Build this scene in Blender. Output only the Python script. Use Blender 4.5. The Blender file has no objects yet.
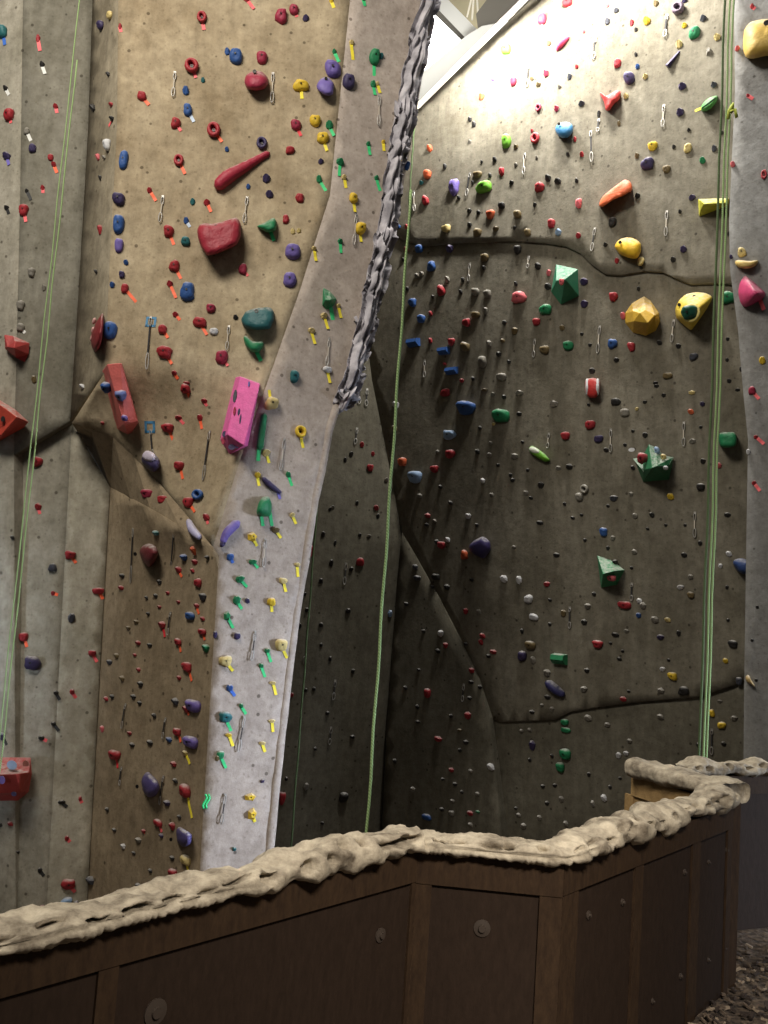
import bpy, math, random
from mathutils import Vector, Matrix, noise
from mathutils.bvhtree import BVHTree
from mathutils.geometry import delaunay_2d_cdt

random.seed(7)
SC = bpy.context.scene
COL = SC.collection
# x y w h colour shape [tape-colour tape-end-x tape-end-y]; pixels of the 768x1024 photograph
HOLDS = """
3 33 10 13 t j b 5 45
38 39 5 9 r s p 40 51
42 65 6 6 k s w 45 74
6 89 5 6 k s w 9 95
10 116 10 12 r j p 11 123
56 107 6 6 r s p 57 113
102 26 7 9 V j
111 16 6 7 Y j
120 27 4 7 r s p 121 32
109 75 3 5 k s
94 109 4 8 k s
112 105 4 5 r s
113 119 4 6 k s p 109 126
27 132 6 7 n j w 31 141
33 149 8 9 V j
7 157 9 8 V s v 9 165
51 158 6 7 r j
54 165 6 6 r s o 57 173
43 188 5 6 r s p 43 193
27 191 4 5 k s k 31 200
7 208 5 5 k s k 9 214
24 211 10 12 r j p 26 222
109 146 6 11 w j
99 158 4 8 p s
105 158 3 5 n s
101 178 3 6 k s
101 230 4 11 r s
119 200 13 13 V j
124 161 10 19 b j
119 225 12 20 b j
119 246 9 16 v j
32 273 8 9 n j
44 288 5 7 n s
21 306 9 10 n j
21 328 9 8 n j w 25 333
34 380 6 8 B s
97 272 3 5 k s
125 289 8 10 r j o 137 303
111 331 14 18 b j
112 285 6 7 b s
122 275 7 7 V j
126 263 6 6 b s
83 387 5 6 w s
103 423 4 5 r s
98 449 4 7 w s
38 462 10 11 r j
38 507 8 8 r s p 40 514
17 539 4 7 r s o 18 543
13 538 4 5 k s
70 555 12 9 r j o 76 563
53 568 9 9 c j
53 593 5 6 r s o 58 595
98 591 12 8 r j o 103 599
71 618 9 10 c s
24 637 9 11 r j o 27 647
123 576 5 6 k s
122 588 5 6 r s
33 663 16 17 V j
92 653 8 7 r j p 97 662
56 693 6 6 k s k 60 700
72 692 6 7 r s p 76 698
54 724 6 6 k s k 59 731
42 738 7 7 k s p 47 741
3 736 6 10 V s k 7 745
110 662 5 6 c s
117 656 4 6 B s
123 679 4 7 B s
113 697 4 6 k s
107 699 4 6 r s
103 729 3 9 p s
116 755 10 12 r j r 118 768
61 802 9 5 k s k 67 807
80 799 4 7 r s p 82 803
11 824 6 6 r s
1 825 4 6 k s
67 838 5 7 r s p 70 842
17 852 6 6 k s
40 870 5 7 k s k 44 876
68 884 16 12 r j p 75 892
92 881 6 11 c s
108 810 3 6 k s
115 830 4 5 k s
124 846 4 7 w s
42 908 8 8 r s
66 902 13 11 l j
76 904 7 8 V s
202 18 11 13 r d p 204 30
247 0 7 5 r s p 254 9
192 67 16 16 r d p 196 78
227 52 6 8 b s
236 58 14 15 b j
203 81 5 6 t s
186 92 8 10 b s
188 111 10 12 b j l 194 122
142 97 9 10 r j o 149 105
176 124 10 11 r j p 181 131
214 131 15 17 r d o 222 142
179 161 11 13 r d o 185 174
227 150 5 6 b s
150 191 6 7 r s o 156 201
193 202 6 8 t s
207 203 7 7 r s o 211 212
248 187 5 6 b s
186 221 6 7 b s l 190 227
169 232 11 12 r j o 174 245
186 242 10 9 t j
175 267 11 11 r j o 181 279
170 284 7 7 r s o 176 298
188 293 15 19 b j
243 270 9 11 M j p 248 276
211 309 10 9 M j
200 323 15 10 r j o 207 335
176 315 7 6 r s o 180 320
163 330 9 10 r j o 168 338
165 353 16 13 r j o 172 364
174 373 6 6 r s o 178 379
214 332 9 7 w j
236 318 6 6 k s
222 358 13 14 M j p 228 366
187 383 7 5 r s
186 389 10 11 r j o 191 400
204 401 7 6 r s p 207 406
200 418 6 7 r s o 202 429
179 418 8 6 r s p 184 424
168 428 13 10 r j o 174 442
180 466 9 10 r j o 183 479
199 495 12 12 b d
189 503 11 10 r j o 195 512
148 494 12 10 M j
163 500 11 8 r j
207 518 7 8 r s p 208 524
157 533 6 7 t s
185 557 6 9 b s
194 550 4 11 o s
195 562 6 6 r s
179 570 6 7 r s o 182 577
193 571 4 5 r s
199 583 7 9 r j
208 557 4 6 k s
160 582 4 6 k s
156 596 4 5 k s
168 593 4 4 r s
147 598 3 4 k s
179 602 4 4 r s
160 607 4 4 r s
204 597 6 10 c s
197 606 5 6 r s o 199 614
191 616 9 9 b j
203 619 5 5 r s
149 614 3 5 k s
137 622 5 5 B s
129 628 4 5 B s
163 625 6 9 r s r 165 637
203 632 7 8 r j o 205 640
215 635 5 9 V s
230 557 8 8 b j b 233 563
252 537 11 11 y f y 257 546
253 562 9 7 g s g 258 568
240 579 10 9 g s g 247 587
236 600 9 10 g s g 242 609
227 616 8 11 g f g 233 628
247 601 6 6 V s
237 636 7 8 V j
139 643 5 6 r s
150 645 5 5 k s
135 655 4 4 r s
139 670 4 5 r s
179 642 6 8 r j o 181 652
188 667 9 11 r j o 192 681
180 678 4 6 r s
207 648 6 10 g s
225 661 14 12 Y j y 233 671
229 688 8 8 b s b 235 696
241 706 5 6 g s g 246 714
225 717 14 12 t j g 231 731
229 735 8 5 y s y 233 746
195 706 13 15 v j
187 709 6 9 r s o 189 715
176 702 6 9 c s
178 732 7 9 r j o 181 742
170 740 6 7 b s
192 742 14 14 v j
186 753 5 7 Y s y 190 764
141 684 5 7 k s
140 703 4 5 k s
134 697 5 6 k s
155 716 4 6 k s
151 743 6 7 k s
133 745 5 6 k s
130 733 5 5 r s
174 764 6 7 r s
217 758 6 7 B s
220 755 8 10 g j g 226 768
176 781 5 6 k s
187 791 9 15 r j y 192 818
168 803 6 8 V s
159 823 8 9 r j p 162 832
173 826 5 9 r s
162 836 4 6 V s
180 817 4 5 k s
173 858 5 6 k s
187 860 9 12 Y j y 188 870
250 797 13 9 y f
252 814 10 14 y f y 255 822
234 849 5 5 t s
151 871 4 5 k s
157 884 10 9 V j
174 873 7 11 r j
139 840 6 7 n s
144 831 4 5 r s
134 853 4 4 k s
139 886 7 6 c s
281 18 13 14 M j
294 11 10 10 M j p 297 17
306 19 7 7 V s
331 1 5 5 y s y 334 8
363 0 4 4 g s g 365 6
262 59 12 12 M j
301 87 17 11 y j y 302 99
333 71 17 16 v j
348 83 13 15 V j
334 52 5 5 g s g 339 62
351 43 6 5 Y s y 353 60
374 58 11 17 g j g 374 76
381 57 6 7 t s
373 85 6 8 g s g 375 95
377 84 4 5 Y s y 380 93
296 126 12 10 M j r 301 136
315 122 12 11 y j
329 126 9 8 g s g 334 136
262 144 12 14 V d
290 151 9 8 r j
323 139 13 11 y j y 327 151
321 162 6 6 V s
266 179 9 9 V s
269 195 9 8 V s
319 180 7 8 g s g 326 191
340 163 9 8 g s g 339 176
344 178 6 6 Y s y 346 188
368 144 5 5 g s g 370 155
383 142 4 4 y s y 384 151
376 178 5 5 g s g 380 191
300 199 9 9 r j
286 220 7 9 r j
293 232 5 7 Y s
299 231 5 5 Y s
293 253 17 15 v j
353 199 10 9 y j y 355 212
360 229 11 13 y j y 361 242
340 242 6 6 g s g 341 253
314 249 6 5 Y s y 316 261
290 281 14 15 v j
324 316 8 7 Y s y 328 329
338 306 5 5 Y s y 341 318
311 331 9 6 Y s y 315 344
327 370 9 7 w j y 330 383
294 377 10 13 t j
271 404 14 14 Y j y 269 390
266 453 9 9 Y s y 269 463
257 475 7 7 y s y 259 486
300 432 13 14 y d y 303 448
288 475 6 7 g s g 292 486
362 445 5 7 r s
373 454 4 6 r s
370 468 7 8 r j
351 454 5 6 k s
345 460 4 6 k s
357 503 4 5 k s
376 508 6 6 r s
333 507 5 4 n s
330 509 4 5 k s
292 515 6 6 Y s y 296 524
275 530 9 7 B s y 281 538
297 565 7 5 Y s y 298 577
283 581 9 7 Y j y 286 592
271 602 9 9 y j y 272 612
311 551 6 15 r s
323 534 5 7 k s
335 543 3 7 k s
331 563 5 8 k s
321 581 5 6 k s
307 610 5 6 k s
360 535 4 5 k s
369 536 5 4 n s
360 562 8 10 r j
351 569 5 5 k s
348 611 6 6 k s
321 625 5 6 k s
300 626 4 8 k s
378 516 4 6 k s
305 594 4 5 k s
281 645 13 14 Y j y 287 658
267 651 7 6 g s g 271 662
261 666 6 6 g s g 265 677
273 683 8 5 Y s y 276 695
272 721 8 5 Y s y 273 732
262 743 8 5 Y s y 265 752
304 660 5 10 n s
321 645 4 5 k s
330 659 4 6 k s
314 689 4 5 k s
306 690 4 5 k s
353 671 4 6 k s
327 713 5 5 k s
352 737 6 5 k s
315 749 4 5 k s
292 695 4 6 r s
282 798 7 15 r j
306 786 6 9 n s
343 797 10 11 k j
262 781 5 4 V s
286 779 4 5 k s
322 823 4 4 k s
507 50 10 11 G j
493 79 5 5 v s
482 97 6 7 o s
470 120 5 5 k s
474 125 5 6 k s
430 149 6 8 o s
428 175 8 10 o j
422 183 5 5 t s
426 201 7 10 r j
407 166 6 10 b s
445 167 4 6 k s
455 188 10 17 v j
459 198 4 5 k s
478 175 9 7 B j
485 188 16 12 G j
473 183 3 5 k s
490 176 4 5 k s
502 172 6 8 r j
495 160 5 6 k s
482 162 3 4 k s
470 142 4 4 n s
507 142 10 14 G j
502 206 7 7 k j
491 215 9 9 o j
479 213 5 5 k s
470 211 5 5 k s
470 225 5 6 k s
496 229 7 5 B s
478 233 9 8 B j
447 229 9 8 Y j
399 227 5 5 b s
407 227 4 6 r s
407 250 5 8 r s
420 249 9 8 b j
450 249 8 8 V s
432 267 8 11 b j
417 276 5 5 n s
422 274 5 5 n s
448 280 5 8 n s
442 291 8 11 r j
433 297 4 4 k s
413 303 8 9 b j
422 319 8 9 b j
415 343 12 9 b u
445 351 11 8 b u
453 371 12 8 b u
485 258 9 8 B j
484 268 4 5 k s
463 280 4 5 k s
461 292 4 5 k s
476 292 8 8 n j
488 294 8 8 n j
486 311 5 9 n s
476 315 9 7 B j
467 323 8 9 r j
431 314 4 6 r s
431 341 4 7 r s
452 342 7 8 r j
466 347 9 10 B j
489 344 6 8 n s
483 362 9 12 n j
502 377 11 8 n j
505 323 5 6 k s
503 341 5 5 B s
499 354 6 6 k s
509 362 4 5 k s
473 379 4 5 k s
462 381 5 5 r s
445 364 4 4 r s
408 289 4 5 k s
404 260 4 5 k s
446 393 10 8 r j
396 405 7 8 w s
395 429 5 8 B s
403 462 8 10 o j
467 408 19 15 b j
502 416 17 15 g j
494 424 4 4 Y s
450 435 12 11 l j
451 454 10 9 r j
435 469 8 8 r j
416 477 14 13 l j
485 390 7 4 B s
493 394 5 4 n s
504 397 5 5 k s
480 428 4 4 k s
438 452 4 4 n s
478 452 5 6 k s
491 443 4 4 n s
490 455 5 6 n s
498 465 4 4 k s
483 481 5 6 w s
420 496 5 5 n s
492 495 5 5 n s
451 503 5 5 k s
441 487 4 5 k s
511 475 4 5 k s
386 480 5 5 n s
428 516 6 6 r s
427 525 5 4 k s
435 521 4 4 n s
469 516 6 7 w s
477 525 4 5 k s
437 542 5 6 k s
442 545 8 8 r j
448 540 5 6 w s
465 555 7 10 o j
416 567 6 7 c s
418 578 8 7 c s
436 577 9 7 k j
447 587 6 6 k s
504 579 8 8 w s
390 614 5 9 l s
407 604 5 5 k s
424 631 4 5 k s
441 633 6 8 w s
466 611 5 7 r s
479 612 5 6 n s
472 580 4 5 k s
483 636 6 7 r s
433 587 4 5 k s
446 645 5 7 r s
438 651 5 6 k s
466 644 4 4 k s
481 642 5 7 r s
494 652 8 6 r s
489 656 5 5 k s
472 670 6 7 r s
471 682 6 5 k s
480 687 5 5 k s
419 670 4 4 k s
406 688 4 5 k s
428 693 7 10 r j
470 698 5 5 k s
468 715 7 9 r s
451 716 4 5 k s
418 722 5 4 k s
418 707 4 6 k s
439 739 9 7 r s
460 730 5 4 B s
466 742 6 6 k s
460 750 4 5 k s
395 761 4 5 k s
491 767 8 8 w s
452 770 6 6 r s
471 771 5 5 n s
443 779 4 4 k s
455 784 5 5 k s
413 789 5 5 n s
462 792 4 4 k s
478 794 5 5 n s
453 801 5 5 n s
442 809 5 5 k s
452 813 6 6 n j
470 813 7 6 r s
478 812 5 4 g s
471 825 5 6 n s
427 817 10 7 b j
568 3 11 9 r j p 570 9
543 20 9 11 M j p 542 26
549 44 5 5 B s
584 32 4 4 p s
608 6 4 4 p s
617 11 7 5 c s
608 22 6 8 c s
632 23 5 7 r s
636 30 4 4 k s
636 55 4 4 k s
618 64 8 9 r j
577 67 4 5 r s
638 67 5 6 b s
570 77 5 7 c s
546 74 6 8 M s
514 82 7 9 M j
532 79 4 4 B s
539 85 6 5 B s
560 87 4 4 n s
582 104 7 6 c s
599 114 4 8 k s
630 79 12 12 V j
626 97 6 6 Y s
619 124 4 6 B s
539 108 7 9 M d
557 109 5 8 M s
536 139 10 12 r d
532 131 3 4 r s
575 140 4 6 r s
582 155 5 6 r s
568 155 4 5 k s
537 158 3 4 n s
516 147 5 5 B s
516 165 4 4 n s
548 179 7 8 k s
558 182 8 7 k s
540 188 10 10 r j
577 181 4 6 k s
512 183 5 5 k s
535 205 4 5 k s
579 204 7 10 p j
552 224 7 11 r j
559 233 7 8 l s
579 236 6 7 r s
518 215 8 9 B j
515 228 4 4 k s
528 233 7 8 B j
518 250 8 9 k j
613 223 9 9 k j
606 245 5 5 k s
638 196 6 6 k s
637 156 5 6 B s
549 273 5 7 p s
538 267 7 8 k s
548 287 8 7 k s
520 298 15 12 p j
546 310 13 11 g j
537 322 8 8 r j
515 331 7 8 B s
562 328 6 6 B s
569 346 11 10 g j
545 350 10 9 B j
585 282 9 9 V s
585 304 8 9 V s
614 297 9 10 r j
617 261 5 6 r s
623 316 6 8 p s
613 344 10 10 b j
632 347 8 10 r j
617 360 6 6 k s
582 334 4 4 k s
590 345 4 4 k s
592 371 7 6 k s
516 284 4 5 k s
639 289 4 6 k s
520 393 9 7 n s
554 404 9 8 n s
519 414 6 5 k s
566 436 9 9 r j
591 425 10 10 r j
589 405 4 4 k s
616 402 10 8 k j
625 413 11 8 n j
637 409 4 4 Y s
599 439 10 8 V j
606 450 6 5 k s
570 467 8 7 k s
559 468 6 5 n s
515 456 8 7 n s
513 480 5 5 k s
541 485 7 7 k s
526 493 6 5 n s
531 498 5 4 k s
585 489 9 10 n d
580 497 8 9 n j
614 498 9 7 c s
631 494 5 5 n s
608 506 4 4 k s
633 468 5 5 k s
565 504 4 5 k s
523 442 4 4 k s
633 431 4 4 k s
528 470 4 4 k s
625 445 4 4 k s
540 523 8 5 k s
573 518 5 4 k s
582 515 4 4 k s
604 532 8 10 b j
613 538 5 6 n s
608 548 4 5 k s
635 516 6 6 n s
615 562 6 5 k s
635 552 6 6 n s
557 555 7 6 k s
514 547 5 4 n s
547 584 7 6 r s
519 580 6 9 w s
529 599 9 9 w j
534 617 9 8 w j
564 613 6 9 B s
588 606 7 7 n s
584 622 7 7 k s
594 594 5 5 k s
625 605 14 9 r j
616 635 9 6 k s
627 631 6 5 n s
550 624 4 5 k s
522 631 4 6 k s
585 540 4 4 k s
550 600 4 4 k s
632 568 4 4 k s
640 601 6 7 w s
639 615 6 7 b s
531 645 11 10 B j
523 656 9 11 V j
533 660 6 8 n s
561 659 15 12 g u
548 673 8 9 n s
548 697 7 6 k s
542 705 4 4 n s
552 709 5 6 n s
532 712 6 5 k s
598 644 11 9 r j
620 659 6 5 k s
611 643 4 4 k s
587 670 6 6 k s
584 689 8 7 n s
623 699 8 6 r s
588 718 9 7 n s
608 725 7 6 n s
630 741 6 6 n s
619 755 6 8 w s
626 753 6 6 w s
565 722 9 7 g j
566 730 11 6 g j
530 730 5 5 n s
522 731 5 5 n s
533 745 7 13 V s
566 754 12 12 g j
561 767 9 11 g j
552 756 4 5 k s
530 760 4 5 k s
623 651 4 4 k s
629 691 4 4 k s
589 774 4 6 k s
620 778 4 4 k s
610 787 4 5 k s
604 798 7 8 w s
593 804 5 8 n s
562 799 6 8 n s
543 786 5 5 k s
555 785 5 5 k s
547 803 5 5 k s
566 824 6 7 n s
540 818 5 7 n s
519 815 5 5 n s
524 826 6 8 n s
516 808 4 4 k s
656 4 6 6 B s
647 22 9 8 y s
685 1 7 5 V s
704 19 8 7 c s
685 26 6 6 y s
695 34 13 11 g j
717 38 8 7 Y s
679 45 8 8 Y s
709 52 7 9 n f
646 77 6 6 Y s
683 87 9 8 V s
714 85 7 6 c s
680 113 9 8 V s
737 49 6 5 p s
752 7 5 5 r s p 755 9
748 96 4 4 r s p 753 99
653 147 10 9 y j
674 147 4 5 k s
688 149 9 9 Y j
714 149 6 7 c s
648 165 14 12 V j
667 170 8 8 B j
703 161 7 8 g s
689 130 4 4 k s
722 133 4 4 k s
692 198 8 6 V s
680 212 4 5 k s
684 250 8 8 V s
733 165 6 7 p s
764 175 7 11 r d
742 253 10 9 Y j
729 234 4 5 k s
673 260 6 6 k s
641 268 4 4 k s
660 343 6 6 k s
679 346 6 6 k s
694 357 9 8 c j
668 376 10 7 B j
729 298 15 13 g j
762 361 8 8 y s
731 257 4 5 V s
656 383 6 4 k s
728 339 4 5 k s
741 369 4 6 k s
729 381 5 5 k s
727 360 4 4 k s
671 497 8 8 y s
657 386 6 4 k s
664 395 5 5 k s
645 402 5 4 k s
645 435 6 6 k s
692 393 8 5 Y s
691 412 7 6 o s
703 404 6 6 V s
693 441 8 6 n s
701 427 4 4 k s
703 461 6 6 k s
701 487 9 8 k j
719 466 7 7 p s
738 390 6 4 k s
752 391 8 9 M j p 759 399
756 437 5 5 r s p 764 444
754 483 5 5 r s p 760 491
748 452 5 6 w s
652 515 6 6 k s
728 515 8 6 k s
648 529 4 4 k s
666 525 4 4 k s
685 525 4 4 k s
700 543 5 6 k s
684 555 7 6 k s
729 554 7 6 w s
721 566 5 6 w s
691 577 6 7 n s
681 587 8 6 w s
691 595 8 7 B j
643 606 7 8 n s
655 620 9 8 n s
668 620 7 6 Y s
679 633 5 8 k s
661 637 8 7 V s
727 587 4 5 k s
728 620 4 4 k s
757 607 4 4 k s
733 644 11 8 k j
726 661 6 7 y s
663 669 6 6 w s
673 676 10 9 y j
739 681 7 9 c j
661 691 8 7 n s
684 691 12 10 k j
661 717 8 7 n s
720 701 6 4 n s
712 713 7 8 y j
734 718 8 6 n s
722 725 9 8 y j
724 744 6 6 k s
699 745 6 6 k s
669 660 4 4 k s
752 640 4 4 k s
756 680 4 4 k s
"""
# top, bottom, sling colour, style
DRAWS = """
175 73 173 97 w m
163 197 160 222 w m
247 198 244 223 w m
229 327 227 350 w m
273 74 272 103 w m
151 318 147 369 k l
151 430 154 458 k l
210 432 204 480 k l
175 530 172 574 k l
134 528 132 582 k l
171 613 169 635 k l
126 705 123 728 k l
166 719 164 738 k l
164 777 161 804 k l
122 768 121 785 k l
379 97 378 126 w m
356 215 353 245 w m
329 339 326 366 w m
284 440 280 470 w m
265 540 263 567 w m
255 632 251 660 k m
244 717 238 751 k m
225 795 221 823 k m
470 264 469 281 w m
425 361 425 377 w m
414 192 415 211 w m
470 174 467 196 k l
525 154 524 174 w m
529 65 527 87 k l
595 40 594 59 k l
591 132 592 162 k l
595 229 592 251 k m
535 340 534 357 w m
600 327 598 353 w m
529 257 528 268 w m
549 434 548 448 w m
611 430 611 452 w m
667 16 665 37 k l
664 106 663 127 w m
667 212 666 236 w m
674 321 672 342 w m
684 423 684 446 w m
695 513 695 537 w m
599 120 598 132 k l
357 429 355 444 k m
367 390 366 406 k m
360 386 359 404 k m
346 564 344 584 k m
335 681 333 699 k m
331 728 329 744 k m
464 685 463 701 k m
570 608 570 628 k l
632 584 632 600 k l
712 730 712 754 k l
"""
# ------------------------------------------------------------------ camera
FPX, CX, CY = 900.0, 384.0, 512.0
EYE = Vector((0, 0, 1.6))
PITCH, ROLL = math.radians(5.6), math.radians(3.97)
FWD = Vector((0, math.cos(PITCH), math.sin(PITCH)))
UP0 = Vector((0, -math.sin(PITCH), math.cos(PITCH)))
XAX = Vector((1, 0, 0))
RGT = XAX * math.cos(ROLL) + UP0 * math.sin(ROLL)
UPV = UP0 * math.cos(ROLL) - XAX * math.sin(ROLL)
cam = bpy.data.objects.new('camera', bpy.data.cameras.new('camera'))
COL.objects.link(cam)
cam.data.sensor_fit = 'VERTICAL'
cam.data.sensor_height = 36.0
cam.data.lens = 36.0 * FPX / 1024.0
cam.data.clip_end = 200
cam.matrix_world = Matrix(((RGT.x, UPV.x, -FWD.x, EYE.x), (RGT.y, UPV.y, -FWD.y, EYE.y), (RGT.z, UPV.z, -FWD.z, EYE.z), (0, 0, 0, 1)))
SC.camera = cam

def ray(px, py):
    return (FWD * FPX + RGT * (px - CX) + UPV * (CY - py)).normalized()

def proj(p):
    d = p - EYE
    z = d.dot(FWD)
    return (CX + FPX * d.dot(RGT) / z, CY - FPX * d.dot(UPV) / z)

def at_y(px, py, Y):
    d = ray(px, py)
    return EYE + d * (Y / d.y)

def at_z(px, py, z):
    d = ray(px, py)
    return EYE + d * ((z - EYE.z) / d.z)

def on_plane(px, py, p0, n):
    d = ray(px, py)
    return EYE + d * ((p0 - EYE).dot(n) / d.dot(n))

# ------------------------------------------------------------------ materials
def lin(c):
    return tuple(((v / 255.0) / 12.92 if v / 255.0 <= 0.04045 else ((v / 255.0 + 0.055) / 1.055) ** 2.4) for v in c) + (1.0,)

def new_mat(name):
    m = bpy.data.materials.new(name)
    m.use_nodes = True
    nt = m.node_tree
    b = nt.nodes['Principled BSDF']
    return m, nt, b

def plain(name, rgb, rough=0.5, metal=0.0, spec=0.5):
    m, nt, b = new_mat(name)
    b.inputs['Base Color'].default_value = lin(rgb)
    b.inputs['Roughness'].default_value = rough
    b.inputs['Metallic'].default_value = metal
    b.inputs['Specular IOR Level'].default_value = spec
    return m

def plastic(name, rgb, chalk_light=0.72):
    """worn hold resin: faded, sanded surface with chalky dust and top light painted into the upward faces"""
    m, nt, b = new_mat(name)
    N, L = nt.nodes.new, nt.links.new
    tc = N('ShaderNodeTexCoord')
    nz = N('ShaderNodeTexNoise'); nz.inputs['Scale'].default_value = 14.0; nz.inputs['Detail'].default_value = 4.0
    L(tc.outputs['Object'], nz.inputs['Vector'])
    g = sum(rgb) / 3.0
    rgb = tuple(v * 0.84 + g * 0.16 for v in rgb)
    c = lin(rgb)
    mx = N('ShaderNodeMix'); mx.data_type = 'RGBA'
    mx.inputs[6].default_value = tuple(v * 0.7 for v in c[:3]) + (1,)
    mx.inputs[7].default_value = tuple(min(1, v * 1.15 + 0.01) for v in c[:3]) + (1,)
    L(nz.outputs['Fac'], mx.inputs[0])
    ge = N('ShaderNodeNewGeometry'); sx = N('ShaderNodeSeparateXYZ')
    L(ge.outputs['Normal'], sx.inputs[0])
    mr = N('ShaderNodeMapRange'); mr.inputs['From Min'].default_value = 0.35; mr.inputs['From Max'].default_value = 0.95
    mr.inputs['To Max'].default_value = chalk_light  # pale upward faces: light from above painted in, mixed with hand dust
    L(sx.outputs['Z'], mr.inputs['Value'])
    n3 = N('ShaderNodeTexNoise'); n3.inputs['Scale'].default_value = 22.0; n3.inputs['Detail'].default_value = 5.0
    L(tc.outputs['Object'], n3.inputs['Vector'])
    ml = N('ShaderNodeMath'); ml.operation = 'MULTIPLY'; L(mr.outputs['Result'], ml.inputs[0])
    m2 = N('ShaderNodeMapRange'); m2.inputs['From Min'].default_value = 0.3; m2.inputs['From Max'].default_value = 0.6; L(n3.outputs['Fac'], m2.inputs['Value'])
    L(m2.outputs['Result'], ml.inputs[1])
    ck = N('ShaderNodeMix'); ck.data_type = 'RGBA'; ck.inputs[7].default_value = lin((206, 202, 196))
    L(ml.outputs[0], ck.inputs[0]); L(mx.outputs[2], ck.inputs[6]); L(ck.outputs[2], b.inputs['Base Color'])
    b.inputs['Roughness'].default_value = 0.55
    b.inputs['Specular IOR Level'].default_value = 0.4
    bp = N('ShaderNodeBump'); bp.inputs['Strength'].default_value = 0.35; bp.inputs['Distance'].default_value = 0.012
    n2 = N('ShaderNodeTexNoise'); n2.inputs['Scale'].default_value = 50.0
    L(tc.outputs['Object'], n2.inputs['Vector']); L(n2.outputs['Fac'], bp.inputs['Height']); L(bp.outputs['Normal'], b.inputs['Normal'])
    return m

def concrete(name, rgb, alt, dark=0.55, streak=0.35, dots=True, rough=0.85):
    """painted textured climbing-wall panel: blotches, trowel streaks, scuffs and bolt-hole specks"""
    m, nt, b = new_mat(name)
    N, L = nt.nodes.new, nt.links.new
    tc = N('ShaderNodeTexCoord')
    n1 = N('ShaderNodeTexNoise'); n1.inputs['Scale'].default_value = 1.3; n1.inputs['Detail'].default_value = 9; n1.inputs['Roughness'].default_value = 0.65
    L(tc.outputs['Object'], n1.inputs['Vector'])
    r1 = N('ShaderNodeValToRGB'); r1.color_ramp.elements[0].position = 0.35; r1.color_ramp.elements[1].position = 0.68
    r1.color_ramp.elements[0].color = lin(rgb); r1.color_ramp.elements[1].color = lin(alt)
    L(n1.outputs['Fac'], r1.inputs['Fac'])
    mp = N('ShaderNodeMapping'); mp.inputs['Scale'].default_value = (7.0, 7.0, 1.1)
    L(tc.outputs['Object'], mp.inputs['Vector'])
    n2 = N('ShaderNodeTexNoise'); n2.inputs['Scale'].default_value = 1.6; n2.inputs['Detail'].default_value = 7; n2.inputs['Roughness'].default_value = 0.7
    L(mp.outputs['Vector'], n2.inputs['Vector'])
    r2 = N('ShaderNodeValToRGB'); r2.color_ramp.elements[0].position = 0.3; r2.color_ramp.elements[1].position = 0.7
    r2.color_ramp.elements[0].color = (dark, dark, dark, 1); r2.color_ramp.elements[1].color = (1.12, 1.12, 1.12, 1)
    L(n2.outputs['Fac'], r2.inputs['Fac'])
    mu = N('ShaderNodeMix'); mu.data_type = 'RGBA'; mu.blend_type = 'MULTIPLY'; mu.inputs[0].default_value = streak
    L(r1.outputs['Color'], mu.inputs[6]); L(r2.outputs['Color'], mu.inputs[7])
    n3 = N('ShaderNodeTexNoise'); n3.inputs['Scale'].default_value = 9.0; n3.inputs['Detail'].default_value = 8; n3.inputs['Roughness'].default_value = 0.75
    L(tc.outputs['Object'], n3.inputs['Vector'])
    r3 = N('ShaderNodeValToRGB'); r3.color_ramp.elements[0].position = 0.33; r3.color_ramp.elements[1].position = 0.62
    r3.color_ramp.elements[0].color = (0.62, 0.6, 0.57, 1); r3.color_ramp.elements[1].color = (1.08, 1.08, 1.08, 1)
    L(n3.outputs['Fac'], r3.inputs['Fac'])
    m2 = N('ShaderNodeMix'); m2.data_type = 'RGBA'; m2.blend_type = 'MULTIPLY'; m2.inputs[0].default_value = 0.75
    L(mu.outputs[2], m2.inputs[6]); L(r3.outputs['Color'], m2.inputs[7])
    col = m2.outputs[2]
    if dots:
        vo = N('ShaderNodeTexVoronoi'); vo.inputs['Scale'].default_value = 5.5
        L(tc.outputs['Object'], vo.inputs['Vector'])
        rd = N('ShaderNodeValToRGB'); rd.color_ramp.elements[0].position = 0.075; rd.color_ramp.elements[1].position = 0.11
        rd.color_ramp.elements[0].color = (0.35, 0.33, 0.31, 1); rd.color_ramp.elements[1].color = (1, 1, 1, 1)
        L(vo.outputs['Distance'], rd.inputs['Fac'])
        m3 = N('ShaderNodeMix'); m3.data_type = 'RGBA'; m3.blend_type = 'MULTIPLY'; m3.inputs[0].default_value = 0.9
        L(col, m3.inputs[6]); L(rd.outputs['Color'], m3.inputs[7])
        col = m3.outputs[2]
    v2 = N('ShaderNodeTexVoronoi'); v2.inputs['Scale'].default_value = 17.0
    L(tc.outputs['Object'], v2.inputs['Vector'])
    r4 = N('ShaderNodeValToRGB'); r4.color_ramp.elements[0].position = 0.10; r4.color_ramp.elements[1].position = 0.24
    r4.color_ramp.elements[0].color = (0.62, 0.6, 0.57, 1); r4.color_ramp.elements[1].color = (1, 1, 1, 1)
    L(v2.outputs['Distance'], r4.inputs['Fac'])
    m4 = N('ShaderNodeMix'); m4.data_type = 'RGBA'; m4.blend_type = 'MULTIPLY'; m4.inputs[0].default_value = 0.55
    L(col, m4.inputs[6]); L(r4.outputs['Color'], m4.inputs[7])
    col = m4.outputs[2]
    L(col, b.inputs['Base Color'])
    b.inputs['Roughness'].default_value = rough
    b.inputs['Specular IOR Level'].default_value = 0.25
    bp = N('ShaderNodeBump'); bp.inputs['Strength'].default_value = 0.5; bp.inputs['Distance'].default_value = 0.02
    L(n3.outputs['Fac'], bp.inputs['Height'])
    L(bp.outputs['Normal'], b.inputs['Normal'])
    return m

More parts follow.
